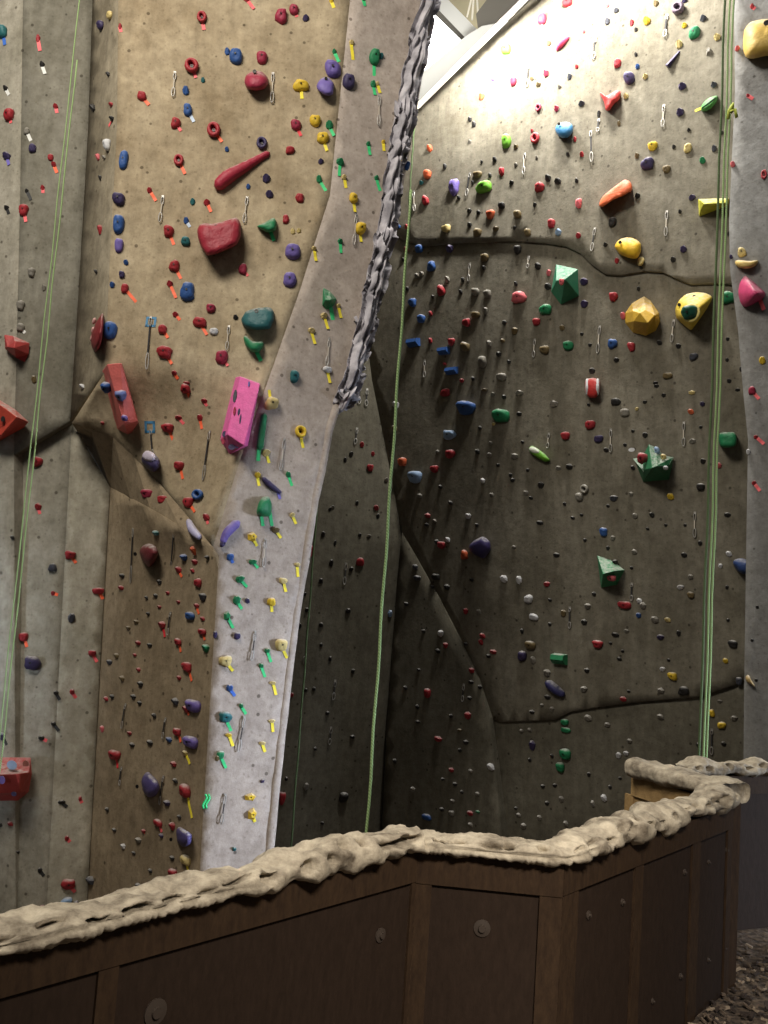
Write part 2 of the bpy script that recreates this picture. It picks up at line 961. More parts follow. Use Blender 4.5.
PAL = {
    'r': ('red', (178, 30, 40)), 'o': ('orange', (226, 92, 44)), 'p': ('pink', (232, 96, 104)), 'M': ('crimson', (170, 28, 62)),
    'b': ('blue', (36, 84, 160)), 'l': ('pale blue', (140, 172, 212)), 't': ('teal', (28, 108, 112)), 'g': ('green', (18, 134, 78)),
    'G': ('lime', (112, 190, 40)), 'y': ('yellow', (240, 196, 28)), 'Y': ('cream', (222, 196, 118)), 'v': ('lilac', (112, 92, 178)),
    'V': ('dark purple', (58, 46, 92)), 'k': ('black', (38, 35, 33)), 'w': ('white', (214, 214, 216)), 'n': ('grey', (136, 130, 118)),
    'B': ('olive', (118, 98, 58)), 'c': ('slate', (66, 68, 78)),
}
MH = {k: plastic('hold_' + v[0].replace(' ', '_'), v[1]) for k, v in PAL.items()}
TAPE = {'b': (60, 110, 200), 'p': (245, 105, 110), 'r': (225, 50, 60), 'o': (250, 105, 62), 'w': (225, 225, 220), 'v': (120, 110, 190), 'k': (45, 45, 45),
        'l': (190, 205, 225), 'g': (60, 205, 125), 'y': (245, 225, 60)}
TNAME = {'b': 'blue', 'p': 'pink', 'r': 'red', 'o': 'orange', 'w': 'white', 'v': 'lilac', 'k': 'black', 'l': 'pale', 'g': 'green', 'y': 'yellow'}
MT = {k: plain('tape_' + TNAME[k], v, 0.6) for k, v in TAPE.items()}
M_STEEL = plain('steel', (172, 168, 162), 0.5, .7)
M_BOLT = plain('bolt_dark', (50, 48, 46), 0.4, 0.8)
M_SLINGW = plain('sling_white', (186, 176, 160), 0.8)
M_SLINGK = plain('sling_black', (40, 38, 40), 0.8)
M_HOLE = plain('hole_black', (14, 12, 12), 0.9)
M_DRAWTAPE = plain('tape_sky', (70, 130, 170), 0.6)
M_GREYL = concrete('grey_lower_lit', (146, 141, 126), (180, 174, 160), 0.6, 0.5)  # lighter copy of the grey panel; missing light painted into the colour
M_GREYF = concrete('grey_fold_lit', (160, 154, 136), (192, 185, 168), 0.6, 0.5)  # lightest grey copy: the light on this fold is put into the colour
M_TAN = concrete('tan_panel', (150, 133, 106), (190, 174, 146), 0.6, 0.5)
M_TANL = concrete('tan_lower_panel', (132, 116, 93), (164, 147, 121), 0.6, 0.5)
M_GREY = concrete('grey_panel', (114, 110, 97), (150, 146, 134), 0.6, 0.5)
M_STRIP = concrete('fold_panel', (134, 124, 104), (160, 150, 130), 0.6, 0.5)
M_PILLAR = concrete('pillar_panel', (168, 156, 146), (186, 174, 164), 0.72, 0.4)
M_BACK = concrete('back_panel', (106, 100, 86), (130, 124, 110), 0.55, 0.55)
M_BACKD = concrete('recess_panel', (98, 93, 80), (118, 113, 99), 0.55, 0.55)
M_RIGHT = concrete('right_panel', (130, 128, 125), (148, 147, 144), 0.6, 0.45)

# ------------------------------------------------------------------ object helpers
def link(name, data, parent=None):
    o = bpy.data.objects.new(name, data)
    COL.objects.link(o)
    if parent is not None:
        o.parent = parent
    return o

def mesh_obj(name, vs, fs, mat, frame=None, parent=None, smooth=False, idx=None):
    """one mesh object; vs are world points, stored in the frame's coordinates (children share their thing's frame)"""
    me = bpy.data.meshes.new(name)
    if frame is not None:
        inv = frame.inverted()
        vs = [inv @ Vector(v) for v in vs]
    me.from_pydata([tuple(v) for v in vs], [], fs)
    for m in (mat if isinstance(mat, list) else [mat]):
        me.materials.append(m)
    if idx:
        for p, i in zip(me.polygons, idx):
            p.material_index = i
    if smooth:
        for p in me.polygons:
            p.use_smooth = True
    me.update()
    o = link(name, me, parent)
    if parent is None and frame is not None:
        o.matrix_world = frame
    return o

def empty(name, frame):
    o = link(name, None)
    o.empty_display_size = 0.1
    o.matrix_world = frame
    return o

def structure(o):
    o['kind'] = 'structure'
    return o

def tag(o, label, cat, group=None):
    o['label'] = label
    o['category'] = cat
    if group:
        o['group'] = group
    return o

class MB:
    def __init__(self):
        self.v, self.f = [], []
    def add(self, vs, fs):
        b = len(self.v)
        self.v += [Vector(v) for v in vs]
        self.f += [tuple(i + b for i in f) for f in fs]
        return self
    def box(self, o, a, b, c):
        """parallelepiped from corner o along a, b, c"""
        o, a, b, c = map(Vector, (o, a, b, c))
        p = [o, o + a, o + a + b, o + b, o + c, o + a + c, o + a + b + c, o + b + c]
        fs = [(0, 3, 2, 1), (4, 5, 6, 7), (0, 1, 5, 4), (1, 2, 6, 5), (2, 3, 7, 6), (3, 0, 4, 7)]
        if a.cross(b).dot(c) < 0:
            fs = [tuple(reversed(f)) for f in fs]
        return self.add(p, fs)
    def tube(self, pts, rad, n=8, closed=False, flat=1.0, caps=True):
        pts = [Vector(p) for p in pts]
        k = len(pts)
        if not isinstance(rad, (list, tuple)):
            rad = [rad] * k
        base = len(self.v)
        nrm = None
        for i, p in enumerate(pts):
            t = (pts[(i + 1) % k] - pts[i - 1]) if closed else (pts[min(i + 1, k - 1)] - pts[max(i - 1, 0)])
            t = t.normalized() if t.length > 1e-9 else Vector((0, 0, 1))
            if nrm is None:
                nrm = t.cross(Vector((0, 0, 1)) if abs(t.z) < 0.9 else Vector((1, 0, 0))).normalized()
            else:
                nrm = (nrm - t * nrm.dot(t))
                nrm = nrm.normalized() if nrm.length > 1e-6 else t.orthogonal().normalized()
            bn = t.cross(nrm)
            for j in range(n):
                a = 2 * math.pi * j / n
                self.v.append(p + nrm * (math.cos(a) * rad[i]) + bn * (math.sin(a) * rad[i] * flat))
        for i in range(k if closed else k - 1):
            for j in range(n):
                a, b2 = base + i * n + j, base + i * n + (j + 1) % n
                c, d = base + ((i + 1) % k) * n + (j + 1) % n, base + ((i + 1) % k) * n + j
                self.f.append((a, b2, c, d))
        if not closed and caps:
            self.f.append(tuple(base + j for j in reversed(range(n))))
            self.f.append(tuple(base + (k - 1) * n + j for j in range(n)))
        return self
    def make(self, name, mat, frame=None, parent=None, smooth=False):
        return mesh_obj(name, self.v, self.f, mat, frame, parent, smooth)

# ------------------------------------------------------------------ the climbing walls
def facet_fn(left, right):
    """surface through two edges given as (px, py, Y): along a row 1/Y runs linearly between them"""
    def look(pl, py):
        if py <= pl[0][1]: a, b = pl[0], pl[1]
        elif py >= pl[-1][1]: a, b = pl[-2], pl[-1]
        else:
            for a, b in zip(pl, pl[1:]):
                if a[1] <= py <= b[1]: break
        t = (py - a[1]) / max(b[1] - a[1], 1e-6)
        return a[0] + (b[0] - a[0]) * t, 1 / (a[2] + (b[2] - a[2]) * t)
    def fn(px, py):
        xl, il = look(left, py)
        xr, ir = look(right, py)
        t = (px - xl) / max(xr - xl, 1e-6)
        t = min(max(t, -0.6), 1.6)
        return at_y(px, py, 1 / (il + (ir - il) * t))
    return fn

def relief(px, py, p):
    """slow hand-trowelled waves; the same at a shared edge, so panels stay closed"""
    d = (p - EYE)
    return EYE + d * (1 + 0.0026 * noise.noise(Vector((px / 75.0, py / 75.0, 1.7))) + 0.001 * noise.noise(Vector((px / 24.0, py / 24.0, 5.1))))

WALLV, WALLF, WALLN = [], [], []

def inside(poly, x, y):
    c = False
    for (x1, y1), (x2, y2) in zip(poly, poly[1:] + poly[:1]):
        if (y1 > y) != (y2 > y) and x < (x2 - x1) * (y - y1) / (y2 - y1) + x1:
            c = not c
    return c

def densify(poly, step):
    out = []
    for (x1, y1), (x2, y2) in zip(poly, poly[1:] + poly[:1]):
        n = max(1, int(math.hypot(x2 - x1, y2 - y1) / step))
        out += [(x1 + (x2 - x1) * i / n, y1 + (y2 - y1) * i / n) for i in range(n)]
    return out

def facet(name, poly, fn, mat, thick=0.2, step=13, parent=None, wavy=True):
    poly = densify([(float(a), float(b)) for a, b in poly], step)
    pts = [Vector(p) for p in poly]
    x0, x1 = min(p[0] for p in poly), max(p[0] for p in poly)
    y0, y1 = min(p[1] for p in poly), max(p[1] for p in poly)
    yy, row = y0 + step / 2, 0
    while yy < y1:
        xx = x0 + step / 2 + (row % 2) * step / 2
        while xx < x1:
            if inside(poly, xx, yy) and all(abs(xx - p[0]) + abs(yy - p[1]) > step * 0.55 for p in poly):
                pts.append(Vector((xx, yy)))
            xx += step
        yy += step; row += 1
    n = len(poly)
    res = delaunay_2d_cdt(pts, [], [list(range(n))], 1, 1e-5)
    v2, tris = res[0], res[2]
    def point(p):
        q = fn(p.x, p.y)
        return relief(p.x, p.y, q) if wavy else q
    vs = [point(p) for p in v2]
    fs = []
    for t in tris:
        a, b, c = (vs[i] for i in t[:3])
        nn = (b - a).cross(c - a)
        fs.append(tuple(t) if nn.dot(a - EYE) < 0 else tuple(reversed(t)))
    base = len(WALLV)
    WALLV.extend(vs)
    for f in fs:
        WALLF.append(tuple(i + base for i in f)); WALLN.append(name)
    # thickness: push a copy back along the mean normal
    nm = Vector()
    for f in fs:
        nm += (vs[f[1]] - vs[f[0]]).cross(vs[f[2]] - vs[f[0]])
    nm.normalize()
    k = len(vs)
    allv = vs + [v - nm * thick for v in vs]
    edge = {}
    for f in fs:
        for a, b in zip(f, f[1:] + f[:1]):
            edge[(a, b)] = 1
    side = [(b, a, a + k, b + k) for (a, b) in edge if (b, a) not in edge]
    back = [tuple(i + k for i in reversed(f)) for f in fs]
    o = mesh_obj(name, allv, fs + back + side, mat, None, parent)
    for i, p in enumerate(o.data.polygons):
        p.use_smooth = i < len(fs)
    me = o.data
    me.update()
    return o

E_N = Vector((-0.64, -0.77, -0.13)).normalized()
E_P = at_y(400, 500, 13.0)
def fE(px, py): return on_plane(px, py, E_P, E_N)
C_N = Vector((0.38, -0.925, 0.02)).normalized()
C_P = at_y(213, 547, 8.05)
def fC(px, py): return on_plane(px, py, C_P, C_N)
def offset(fn, dy):
    def g(px, py):
        p = fn(px, py)
        return at_y(px, py, p.y + dy(px, py) if callable(dy) else p.y + dy)
    return g
def withY(fn, pts): return [(x, y, fn(x, y).y) for x, y in pts]

BC = [(354, -70), (350, 0), (333, 165), (330, 195), (300, 290), (240, 460), (213, 547)]
CRIGHT = [(440, -70), (430, 30), (412, 140), (395, 230), (375, 320), (352, 395), (340, 405), (332, 430), (325, 470), (318, 500), (311, 545), (300, 610), (285, 730), (262, 960)]
A_EDGE = [(24, -70), (20, 200), (14, 455)]
f_A0 = facet_fn([(-70, -70, 9.3), (-70, 960, 9.5)], [(24, -70, 9.0), (14, 480, 9.0), (16, 960, 9.1)])
f_A = facet_fn([(24, -70, 9.0), (14, 480, 9.0)], [(95, -70, 9.0), (70, 421, 9.0)])
f_S = facet_fn([(95, -70, 9.0), (88, 130, 9.0), (78, 300, 9.0), (70, 421, 9.0)], [(119, -70, 8.35), (117, 128, 8.35), (110, 256, 8.35), (105, 372, 8.35), (72, 423, 8.98)])
f_B = facet_fn([(119, -70, 8.35), (117, 128, 8.35), (110, 256, 8.35), (105, 372, 8.35), (72, 423, 8.8)], withY(fC, BC))
f_A1 = facet_fn([(16, 440, 9.12), (16, 960, 9.12)], [(72, 418, 9.12), (44, 960, 9.12)])
f_A2 = facet_fn([(72, 421, 9.12), (44, 960, 9.12)], [(110, 487, 9.28), (84, 960, 9.28)])
CL = [(213, 547), (219, 556), (200, 870), (196, 960)]
f_B1 = facet_fn([(110, 487, 9.30), (84, 960, 9.30)], withY(fC, CL))

structure(facet('wall_left', [(-70, -70)] + A_EDGE + [(16, 960), (-70, 960)], f_A0, M_GREYL))
structure(facet('wall_left_upper', A_EDGE + [(36, 441), (70, 421), (78, 300), (88, 130), (95, -70)], f_A, M_GREY))
structure(facet('wall_left_lower', [(14, 450), (36, 434), (72, 414), (72, 421), (44, 960), (16, 960)], f_A1, M_GREYL))
structure(facet('wall_left_fold', [(95, -70), (88, 130), (78, 300), (70, 421), (105, 372), (110, 256), (117, 128), (119, -70)], f_S, M_STRIP))
structure(facet('wall_left_lower_fold', [(72, 421), (110, 487), (84, 960), (44, 960)], f_A2, M_GREYF, thick=.05))
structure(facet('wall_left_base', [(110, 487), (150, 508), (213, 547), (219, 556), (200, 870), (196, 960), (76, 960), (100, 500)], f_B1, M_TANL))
LIP = [(72, 423), (113, 437), (155, 478), (213, 547)]
structure(facet('wall_left_tan', [(119, -70), (117, 128), (110, 256), (105, 372)] + LIP + BC[-2::-1], f_B, M_TAN))
# soffit under the tan bulge
lo_ = [(72, 423), (92, 455), (110, 487), (130, 498), (150, 508), (180, 527), (213, 547)]
up_ = [(72, 423), (92, 430), (113, 437), (134, 457), (155, 478), (184, 512), (213, 547)]
sv = [relief(*p, f_B(*p)) for p in up_] + [relief(*p, f_B1(*p) if p[0] > 80 else f_B(*p)) for p in lo_]
n7 = len(up_)
sf = [(i, i + 1, n7 + i + 1, n7 + i) for i in range(n7 - 1)]
b0 = len(WALLV)
WALLV.extend(sv)
for f in sf:
    a, b, c = sv[f[0]], sv[f[1]], sv[f[2]]
    WALLF.append(tuple(i + b0 for i in f)); WALLN.append('soffit')
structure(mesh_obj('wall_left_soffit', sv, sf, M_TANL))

pil = facet('wall_pillar', BC + CL[1:] + CRIGHT[::-1], fC, M_PILLAR, thick=0.45)
structure(pil)

CRACK = [(326, 236), (360, 232), (390, 232), (405, 238), (425, 243), (450, 240), (500, 238), (520, 238), (545, 240), (565, 243), (580, 250), (592, 262), (605, 271), (620, 272),
         (645, 268), (662, 269), (675, 275), (690, 281), (715, 280), (770, 282)]
LIP2 = [(490, 718), (500, 722), (555, 720), (570, 712), (600, 707), (640, 702), (700, 697), (735, 685), (770, 668)]
DIAG = [(402, 532), (418, 560), (440, 600), (460, 640), (478, 680), (490, 718)]
DE = [(326, 240), (350, 300), (366, 335), (372, 380), (380, 420), (392, 480), (402, 532)]
def crack_y(px):
    for (x1, y1), (x2, y2) in zip(CRACK, CRACK[1:]):
        if x1 <= px <= x2:
            return y1 + (y2 - y1) * (px - x1) / (x2 - x1)
    return 236 if px < 400 else 282
fEU = offset(fE, lambda x, y: -0.04 + 0.0013 * (crack_y(x) - y))
fE3 = offset(fE, 0.04)
fF = offset(fE, lambda x, y: -0.0004 * (y - 532))
structure(facet('wall_back', CRACK + LIP2[::-1] + DIAG[-2::-1] + DE[-2::-1], fE, M_BACK))
structure(facet('wall_back_upper', [(326, 192), (400, 126), (418, 108), (512, 18), (560, -28), (600, -70), (770, -70)] + [(770, 286)] + [(x, y + 3) for x, y in CRACK[-2::-1]], fEU, M_BACK))
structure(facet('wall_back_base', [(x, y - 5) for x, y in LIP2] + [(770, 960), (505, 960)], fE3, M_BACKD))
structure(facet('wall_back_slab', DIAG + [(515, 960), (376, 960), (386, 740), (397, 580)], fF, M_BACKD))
f_D = facet_fn([(230, 150, 12.6), (230, 960, 12.6)], withY(fE, [(326, 150), (326, 240), (350, 300), (366, 335), (372, 380), (380, 420), (392, 480), (402, 540), (388, 740), (376, 960)]))
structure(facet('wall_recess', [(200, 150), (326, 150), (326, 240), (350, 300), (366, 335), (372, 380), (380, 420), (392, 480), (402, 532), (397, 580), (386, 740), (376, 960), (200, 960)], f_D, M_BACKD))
GL = [(733, -70), (735, 90), (729, 220), (730, 270), (738, 330), (743, 390), (748, 440), (746, 560), (744, 700), (742, 960)]
f_G = facet_fn([(735, -70, 9.3), (742, 960, 9.3)], [(900, -70, 8.6), (900, 960, 8.6)])
structure(facet('wall_right', GL + [(900, 960), (900, -70)], f_G, M_RIGHT, thick=0.5))

WTREE = BVHTree.FromPolygons([tuple(v) for v in WALLV], WALLF)

def hit(px, py):
    loc, nn, i, d = WTREE.ray_cast(EYE, ray(px, py))
    if loc is None:
        raise RuntimeError('no wall at %s' % ((px, py),))
    if nn.dot(ray(px, py)) > 0:
        nn = -nn
    return loc, nn.normalized(), WALLN[i]

def frame_at(px, py, lift=0.0, smooth=True):
    loc, nn, w = hit(px, py)
    if smooth:      # average the normal over a small patch
        acc = Vector()
        for dx, dy in ((0, 0), (5, 0), (-5, 0), (0, 5), (0, -5)):
            try:
                l2, n2, w2 = hit(px + dx, py + dy)
                if w2 == w: acc += n2
            except RuntimeError:
                pass
        nn = acc.normalized()
    u = Vector((0, 0, 1)).cross(nn).normalized()
    v = nn.cross(u).normalized()
    loc = loc + nn * lift
    M = Matrix(((u.x, v.x, nn.x, loc.x), (u.y, v.y, nn.y, loc.y), (u.z, v.z, nn.z, loc.z), (0, 0, 0, 1)))
    ppu = max(math.dist(proj(loc + u * 0.02), proj(loc)) / 0.02, 25)
    ppv = max(math.dist(proj(loc + v * 0.02), proj(loc)) / 0.02, 25)
    return M, loc, u, v, nn, ppu, ppv, w

# ------------------------------------------------------------------ hold shapes (local x right, y up, z out of the wall)
def shape_dome(w, h, d, seed, rings=4, n=14, rough=0.12, py=0.12, box=1.0, top=0.0):
    r = random.Random(seed)
    ph = [r.uniform(0, 6.28) for _ in range(4)]
    am = [r.uniform(-rough, rough) for _ in range(4)]
    vs, fs = [], []
    def rad(a):
        e = 1.0 + am[0] * math.cos(2 * a + ph[0]) + am[1] * math.cos(3 * a + ph[1]) + 0.6 * am[2] * math.cos(5 * a + ph[2])
        c, s = abs(math.cos(a)), abs(math.sin(a))
        k = 1.0 / (c ** (2 + box) + s ** (2 + box)) ** (1.0 / (2 + box)) if box > 0 else 1.0
        return e * k
    sk = (r.uniform(-0.1, 0.1), py)
    vs.append((-0, 0, 0))
    levels = [(1.0, 0.0), (1.0, 0.35), (0.88, 0.72), (0.62, 0.94), (0.3, 1.0)][: rings + 1]
    vs = []
    for q, z in levels:
        for j in range(n):
            a = 2 * math.pi * j / n
            ra = rad(a)
            x, y = math.cos(a) * ra * 0.5 * q, math.sin(a) * ra * 0.5 * q
            zz = z * (1 + 0.18 * math.sin(a) * (1 if z > 0 else 0) + 0.1 * r.uniform(-1, 1) * (z > 0))
            vs.append(((x + sk[0] * z * 0.5) * w, (y + sk[1] * z * 0.5) * h, zz * d))
    m = len(levels)
    for i in range(m - 1):
        for j in range(n):
            fs.append((i * n + j, i * n + (j + 1) % n, (i + 1) * n + (j + 1) % n, (i + 1) * n + j))
    vs.append((sk[0] * 0.5 * w, sk[1] * 0.5 * h, d * (0.94 - top)))
    c = len(vs) - 1
    for j in range(n):
        fs.append(((m - 1) * n + j, (m - 1) * n + (j + 1) % n, c))
    fs.append(tuple(reversed(range(n))))
    return vs, fs

def shape_chip(w, h, d, seed):
    """small faceted screw-on: an incut wedge, thick along one lip"""
    r = random.Random(seed)
    n = r.choice((6, 7, 8))
    vs = []
    for q, z in ((1.0, 0.0), (0.94, 0.5), (0.5, 1.0)):
        for j in range(n):
            a = 2 * math.pi * j / n + 0.3
            k = 1 + 0.16 * math.sin(3 * j * 1.7 + seed)
            vs.append((math.cos(a) * 0.5 * q * k * w, (math.sin(a) * 0.5 * q * k + 0.1 * z) * h, d * z * (1 + 0.3 * math.sin(a))))
    fs = []
    for i in range(2):
        for j in range(n):
            fs.append((i * n + j, i * n + (j + 1) % n, (i + 1) * n + (j + 1) % n, (i + 1) * n + j))
    fs.append(tuple(2 * n + j for j in range(n)))
    fs.append(tuple(reversed(range(n))))
    return vs, fs

def shape_ring(w, h, d, seed, n=20, k=8):
    vs, fs = [], []
    r = random.Random(seed)
    for i in range(n):
        a = 2 * math.pi * i / n
        t = 0.30 + 0.05 * math.sin(2 * a + r.uniform(0, .2))
        for j in range(k):
            b = 2 * math.pi * j / k
            q = 1 - t + t * math.cos(b)
            vs.append((math.cos(a) * q * w / 2, math.sin(a) * q * h / 2, max(0.0, d * (0.5 + 0.5 * math.sin(b)))))
    for i in range(n):
        for j in range(k):
            fs.append((i * k + j, ((i + 1) % n) * k + j, ((i + 1) % n) * k + (j + 1) % k, i * k + (j + 1) % k))
    # floor of the pocket
    b = len(vs)
    for i in range(n):
        a = 2 * math.pi * i / n
        vs.append((math.cos(a) * 0.33 * w, math.sin(a) * 0.33 * h, d * 0.18))
    fs.append(tuple(b + i for i in range(n)))
    return vs, fs

def shape_ledge(w, h, d, seed):
    x, y = w / 2, h / 2
    vs = [(-x, -y, 0), (x, -y, 0), (x, y, 0), (-x, y, 0),
          (-x * .93, y * .05, d), (x * .93, y * .05, d), (x * .95, y * .9, d * .85), (-x * .95, y * .9, d * .85),
          (-x * .97, -y * .85, d * .45), (x * .97, -y * .85, d * .45)]
    fs = [(0, 1, 9, 8), (8, 9, 5, 4), (4, 5, 6, 7), (7, 6, 2, 3), (1, 2, 6, 5, 9), (0, 8, 4, 7, 3), (3, 2, 1, 0)]
    return vs, fs

def shape_facet(w, h, d, seed):
    r = random.Random(seed)
    n = 5
    vs = [(math.cos(2 * math.pi * j / n + 1.4) * w * .54, math.sin(2 * math.pi * j / n + 1.4) * h * .54, 0) for j in range(n)]
    vs += [(math.cos(2 * math.pi * j / n + 1.6) * w * .3 + w * .03, math.sin(2 * math.pi * j / n + 1.6) * h * .3 + h * .06, d * r.uniform(.8, 1.05)) for j in range(n)]
    fs = [(j, (j + 1) % n, n + (j + 1) % n, n + j) for j in range(n)] + [tuple(n + j for j in range(n)), tuple(reversed(range(n)))]
    return vs, fs

def local_obj(name, vs, fs, mat, frame, parent=None, smooth=False):
    me = bpy.data.meshes.new(name)
    me.from_pydata([tuple(v) for v in vs], [], fs)
    me.materials.append(mat)
    if smooth:
        for p in me.polygons: p.use_smooth = True
    me.update()
    o = link(name, me, parent)
    if parent is None:
        o.matrix_world = frame
    return o

def bolt(parent, x, y, z, r=0.012):
    vs, fs = [], []
    n = 6
    for q, zz in ((1, -0.008), (1, 0.005), (0.55, 0.005), (0.5, 0.0)):
        for j in range(n):
            a = 2 * math.pi * j / n
            vs.append((x + math.cos(a) * r * q, y + math.sin(a) * r * q, z + zz))
    for i in range(3):
        for j in range(n):
            fs.append((i * n + j, i * n + (j + 1) % n, (i + 1) * n + (j + 1) % n, (i + 1) * n + j))
    fs.append(tuple(3 * n + j for j in range(n)))
    return local_obj('bolt_head', vs, fs, M_BOLT, None, parent)

def tape_strip(parent, frame, p0, p1, w, mat):
    """a strip of marking tape stuck on the wall from the hold outwards"""
    a, b = frame.inverted() @ p0, frame.inverted() @ p1
    d = (b - a); d.z = 0
    L = d.length
    if L < 1e-4: return
    d.normalize()
    s = Vector((-d.y, d.x, 0)) * w / 2
    mb = MB()
    k = max(2, int(L / 0.03))
    row = []
    for i in range(k + 1):
        t = i / k
        c = a.lerp(b, t)
        ripple = 0.0035 + 0.002 * math.sin(9 * t + L * 40)
        row.append((c - s, c + s, ripple))
    vs = []
    for l, r_, z in row:
        vs += [(l.x, l.y, l.z + z), (r_.x, r_.y, r_.z + z), (r_.x, r_.y, r_.z + z - 0.002), (l.x, l.y, l.z + z - 0.002)]
    fs = []
    for i in range(k):
        o = i * 4
        for j in range(4):
            fs.append((o + j, o + (j + 1) % 4, o + 4 + (j + 1) % 4, o + 4 + j))
    fs += [(3, 2, 1, 0), (k * 4, k * 4 + 1, k * 4 + 2, k * 4 + 3)]
    return local_obj('marking_tape', vs, fs, mat, None, parent)

REG = []     # everything that gets an automatic label
LAND = []    # landmarks (px, py, phrase, wall side)

def register(o, px, py, colour, noun, size, extra=''):
    REG.append(dict(o=o, x=px, y=py, c=colour, noun=noun, size=size, extra=extra))

NOUN = {'s': ('foothold', 'foothold'), 'j': ('climbing_hold', 'jug hold'), 'd': ('climbing_hold', 'ring hold'), 'u': ('climbing_hold', 'ledge hold'), 'f': ('climbing_hold', 'angular hold')}
for li, line in enumerate(HOLDS.strip().splitlines()):
    t = line.split()
    px, py, w, h = map(float, t[:4])
    c, s = t[4], t[5]
    F, loc, u, v, nn, ppu, ppv, wall = frame_at(px, py, 0.002)
    W, H = 0.9 * w / ppu, 0.9 * h / ppv
    if ppu < 50: W *= 0.75
    tiny = s == 's' and w * h <= 29
    d = {'s': 0.55, 'j': 0.55, 'd': 0.42, 'u': 0.5, 'f': 0.6}[s] * min(W, H)
    if s == 's': vs, fs = shape_chip(W, H, max(d, 0.018), li)
    elif s == 'd': vs, fs = shape_ring(W, H, d, li)
    elif s == 'u': vs, fs = shape_ledge(W, H, H * 0.9, li)
    elif s == 'f': vs, fs = shape_facet(W, H, d, li)
    else: vs, fs = shape_dome(W, H, d, li)
    name, noun = NOUN[s]
    if tiny: name, noun = 'screw_on_chip', 'chip'
    o = local_obj(name, vs, fs, MH[c], F, None, smooth=s in 'jd')
    if s == 'd':
        bolt(o, 0, 0, d * 0.22, min(W, H) * 0.12)
    elif s in 'jf' and w >= 10 and h >= 9:
        bolt(o, 0.0, 0.06 * H, d * 0.97, min(W, H) * 0.08)
    extra = ''
    if len(t) >= 9:
        tx, ty = float(t[7]), float(t[8])
        try:
            l2, n2, w2 = hit(tx, ty)
        except RuntimeError:
            l2 = loc
        pl = on_plane(tx, ty, loc, nn)
        tw = 2.9 / FPX * (loc - EYE).length
        tape_strip(o, F, loc, pl, tw, MT[t[6]])
        extra = TNAME[t[6]]
    ar = w * h
    size = 'tiny' if ar <= 29 else 'small' if ar < 70 else 'medium' if ar < 160 else 'big'
    register(o, px, py, PAL[c][0], noun, size, extra)

# ------------------------------------------------------------------ traced big holds and volumes
def ptW(px, py, loc, nn, h):
    return on_plane(px, py, loc + nn * h, nn)

def blob(name, label, cat, outline, mat, h, peak=None, prof=((1, 0), (1, .3), (.9, .65), (.68, .9), (.35, 1.0)), lip=0.0, smooth=True, parent=None, frame=None, base=0.0, group=None, sub=2):
    """organic hold: its outline stands on the wall and swells to height h"""
    ol = densify([(float(a), float(b)) for a, b in outline], 2.2) if sub else outline
    cx = sum(p[0] for p in ol) / len(ol); cy = sum(p[1] for p in ol) / len(ol)
    if peak is None: peak = (cx, cy)
    if sub:   # relax corners a little
        m = len(ol)
        ol = [((ol[i - 1][0] + 2 * ol[i][0] + ol[(i + 1) % m][0]) / 4, (ol[i - 1][1] + 2 * ol[i][1] + ol[(i + 1) % m][1]) / 4) for i in range(m)]
    F, loc, u, v, nn, *_ = frame if frame else frame_at(cx, cy, 0.002)
    vs, fs = [], []
    m = len(ol)
    for q, z in prof:
        for (x, y) in ol:
            X, Y = peak[0] + (x - peak[0]) * q, peak[1] + (y - peak[1]) * q
            hh = base + h * z * (1 + (0.05 * noise.noise(Vector((X / 6, Y / 6, h * 9))) if z > 0 else 0))
            vs.append(ptW(X, Y, loc, nn, hh))
    K = len(prof)
    for i in range(K - 1):
        for j in range(m):
            fs.append((i * m + j, i * m + (j + 1) % m, (i + 1) * m + (j + 1) % m, (i + 1) * m + j))
    vs.append(ptW(peak[0], peak[1], loc, nn, base + h * (1 - lip)))
    for j in range(m):
        fs.append(((K - 1) * m + j, (K - 1) * m + (j + 1) % m, len(vs) - 1))
    # outline order decides facing; make it point outward
    a, b, c = (vs[i] for i in fs[-1])
    if (b - a).cross(c - a).dot(nn) < 0: fs = [tuple(reversed(f)) for f in fs]
    o = mesh_obj(name, vs, fs, mat, F, parent, smooth)
    if parent is None:
        tag(o, label, cat, group)
    return o, (F, loc, u, v, nn)

def poly(name, label, cat, verts, faces, mat, centre, parent=None, frame=None, group=None):
    """faceted volume: verts (px, py, height above the wall)"""
    F, loc, u, v, nn, *_ = frame if frame else frame_at(*centre, 0.002)
    vs = [ptW(x, y, loc, nn, h) for x, y, h in verts]
    mid = sum(vs, Vector()) / len(vs)
    out = []
    for f in faces:
        a, b, c = vs[f[0]], vs[f[1]], vs[f[2]]
        g = sum((vs[i] for i in f), Vector()) / len(f)
        out.append(tuple(f) if (b - a).cross(c - a).dot(g - mid) > 0 else tuple(reversed(f)))
    o = mesh_obj(name, vs, out, mat, F, parent)
    bv = o.modifiers.new('edge', 'BEVEL'); bv.width = 0.008; bv.segments = 2; bv.limit_method = 'ANGLE'
    if parent is None:
        tag(o, label, cat, group)
    return o, (F, loc, u, v, nn)

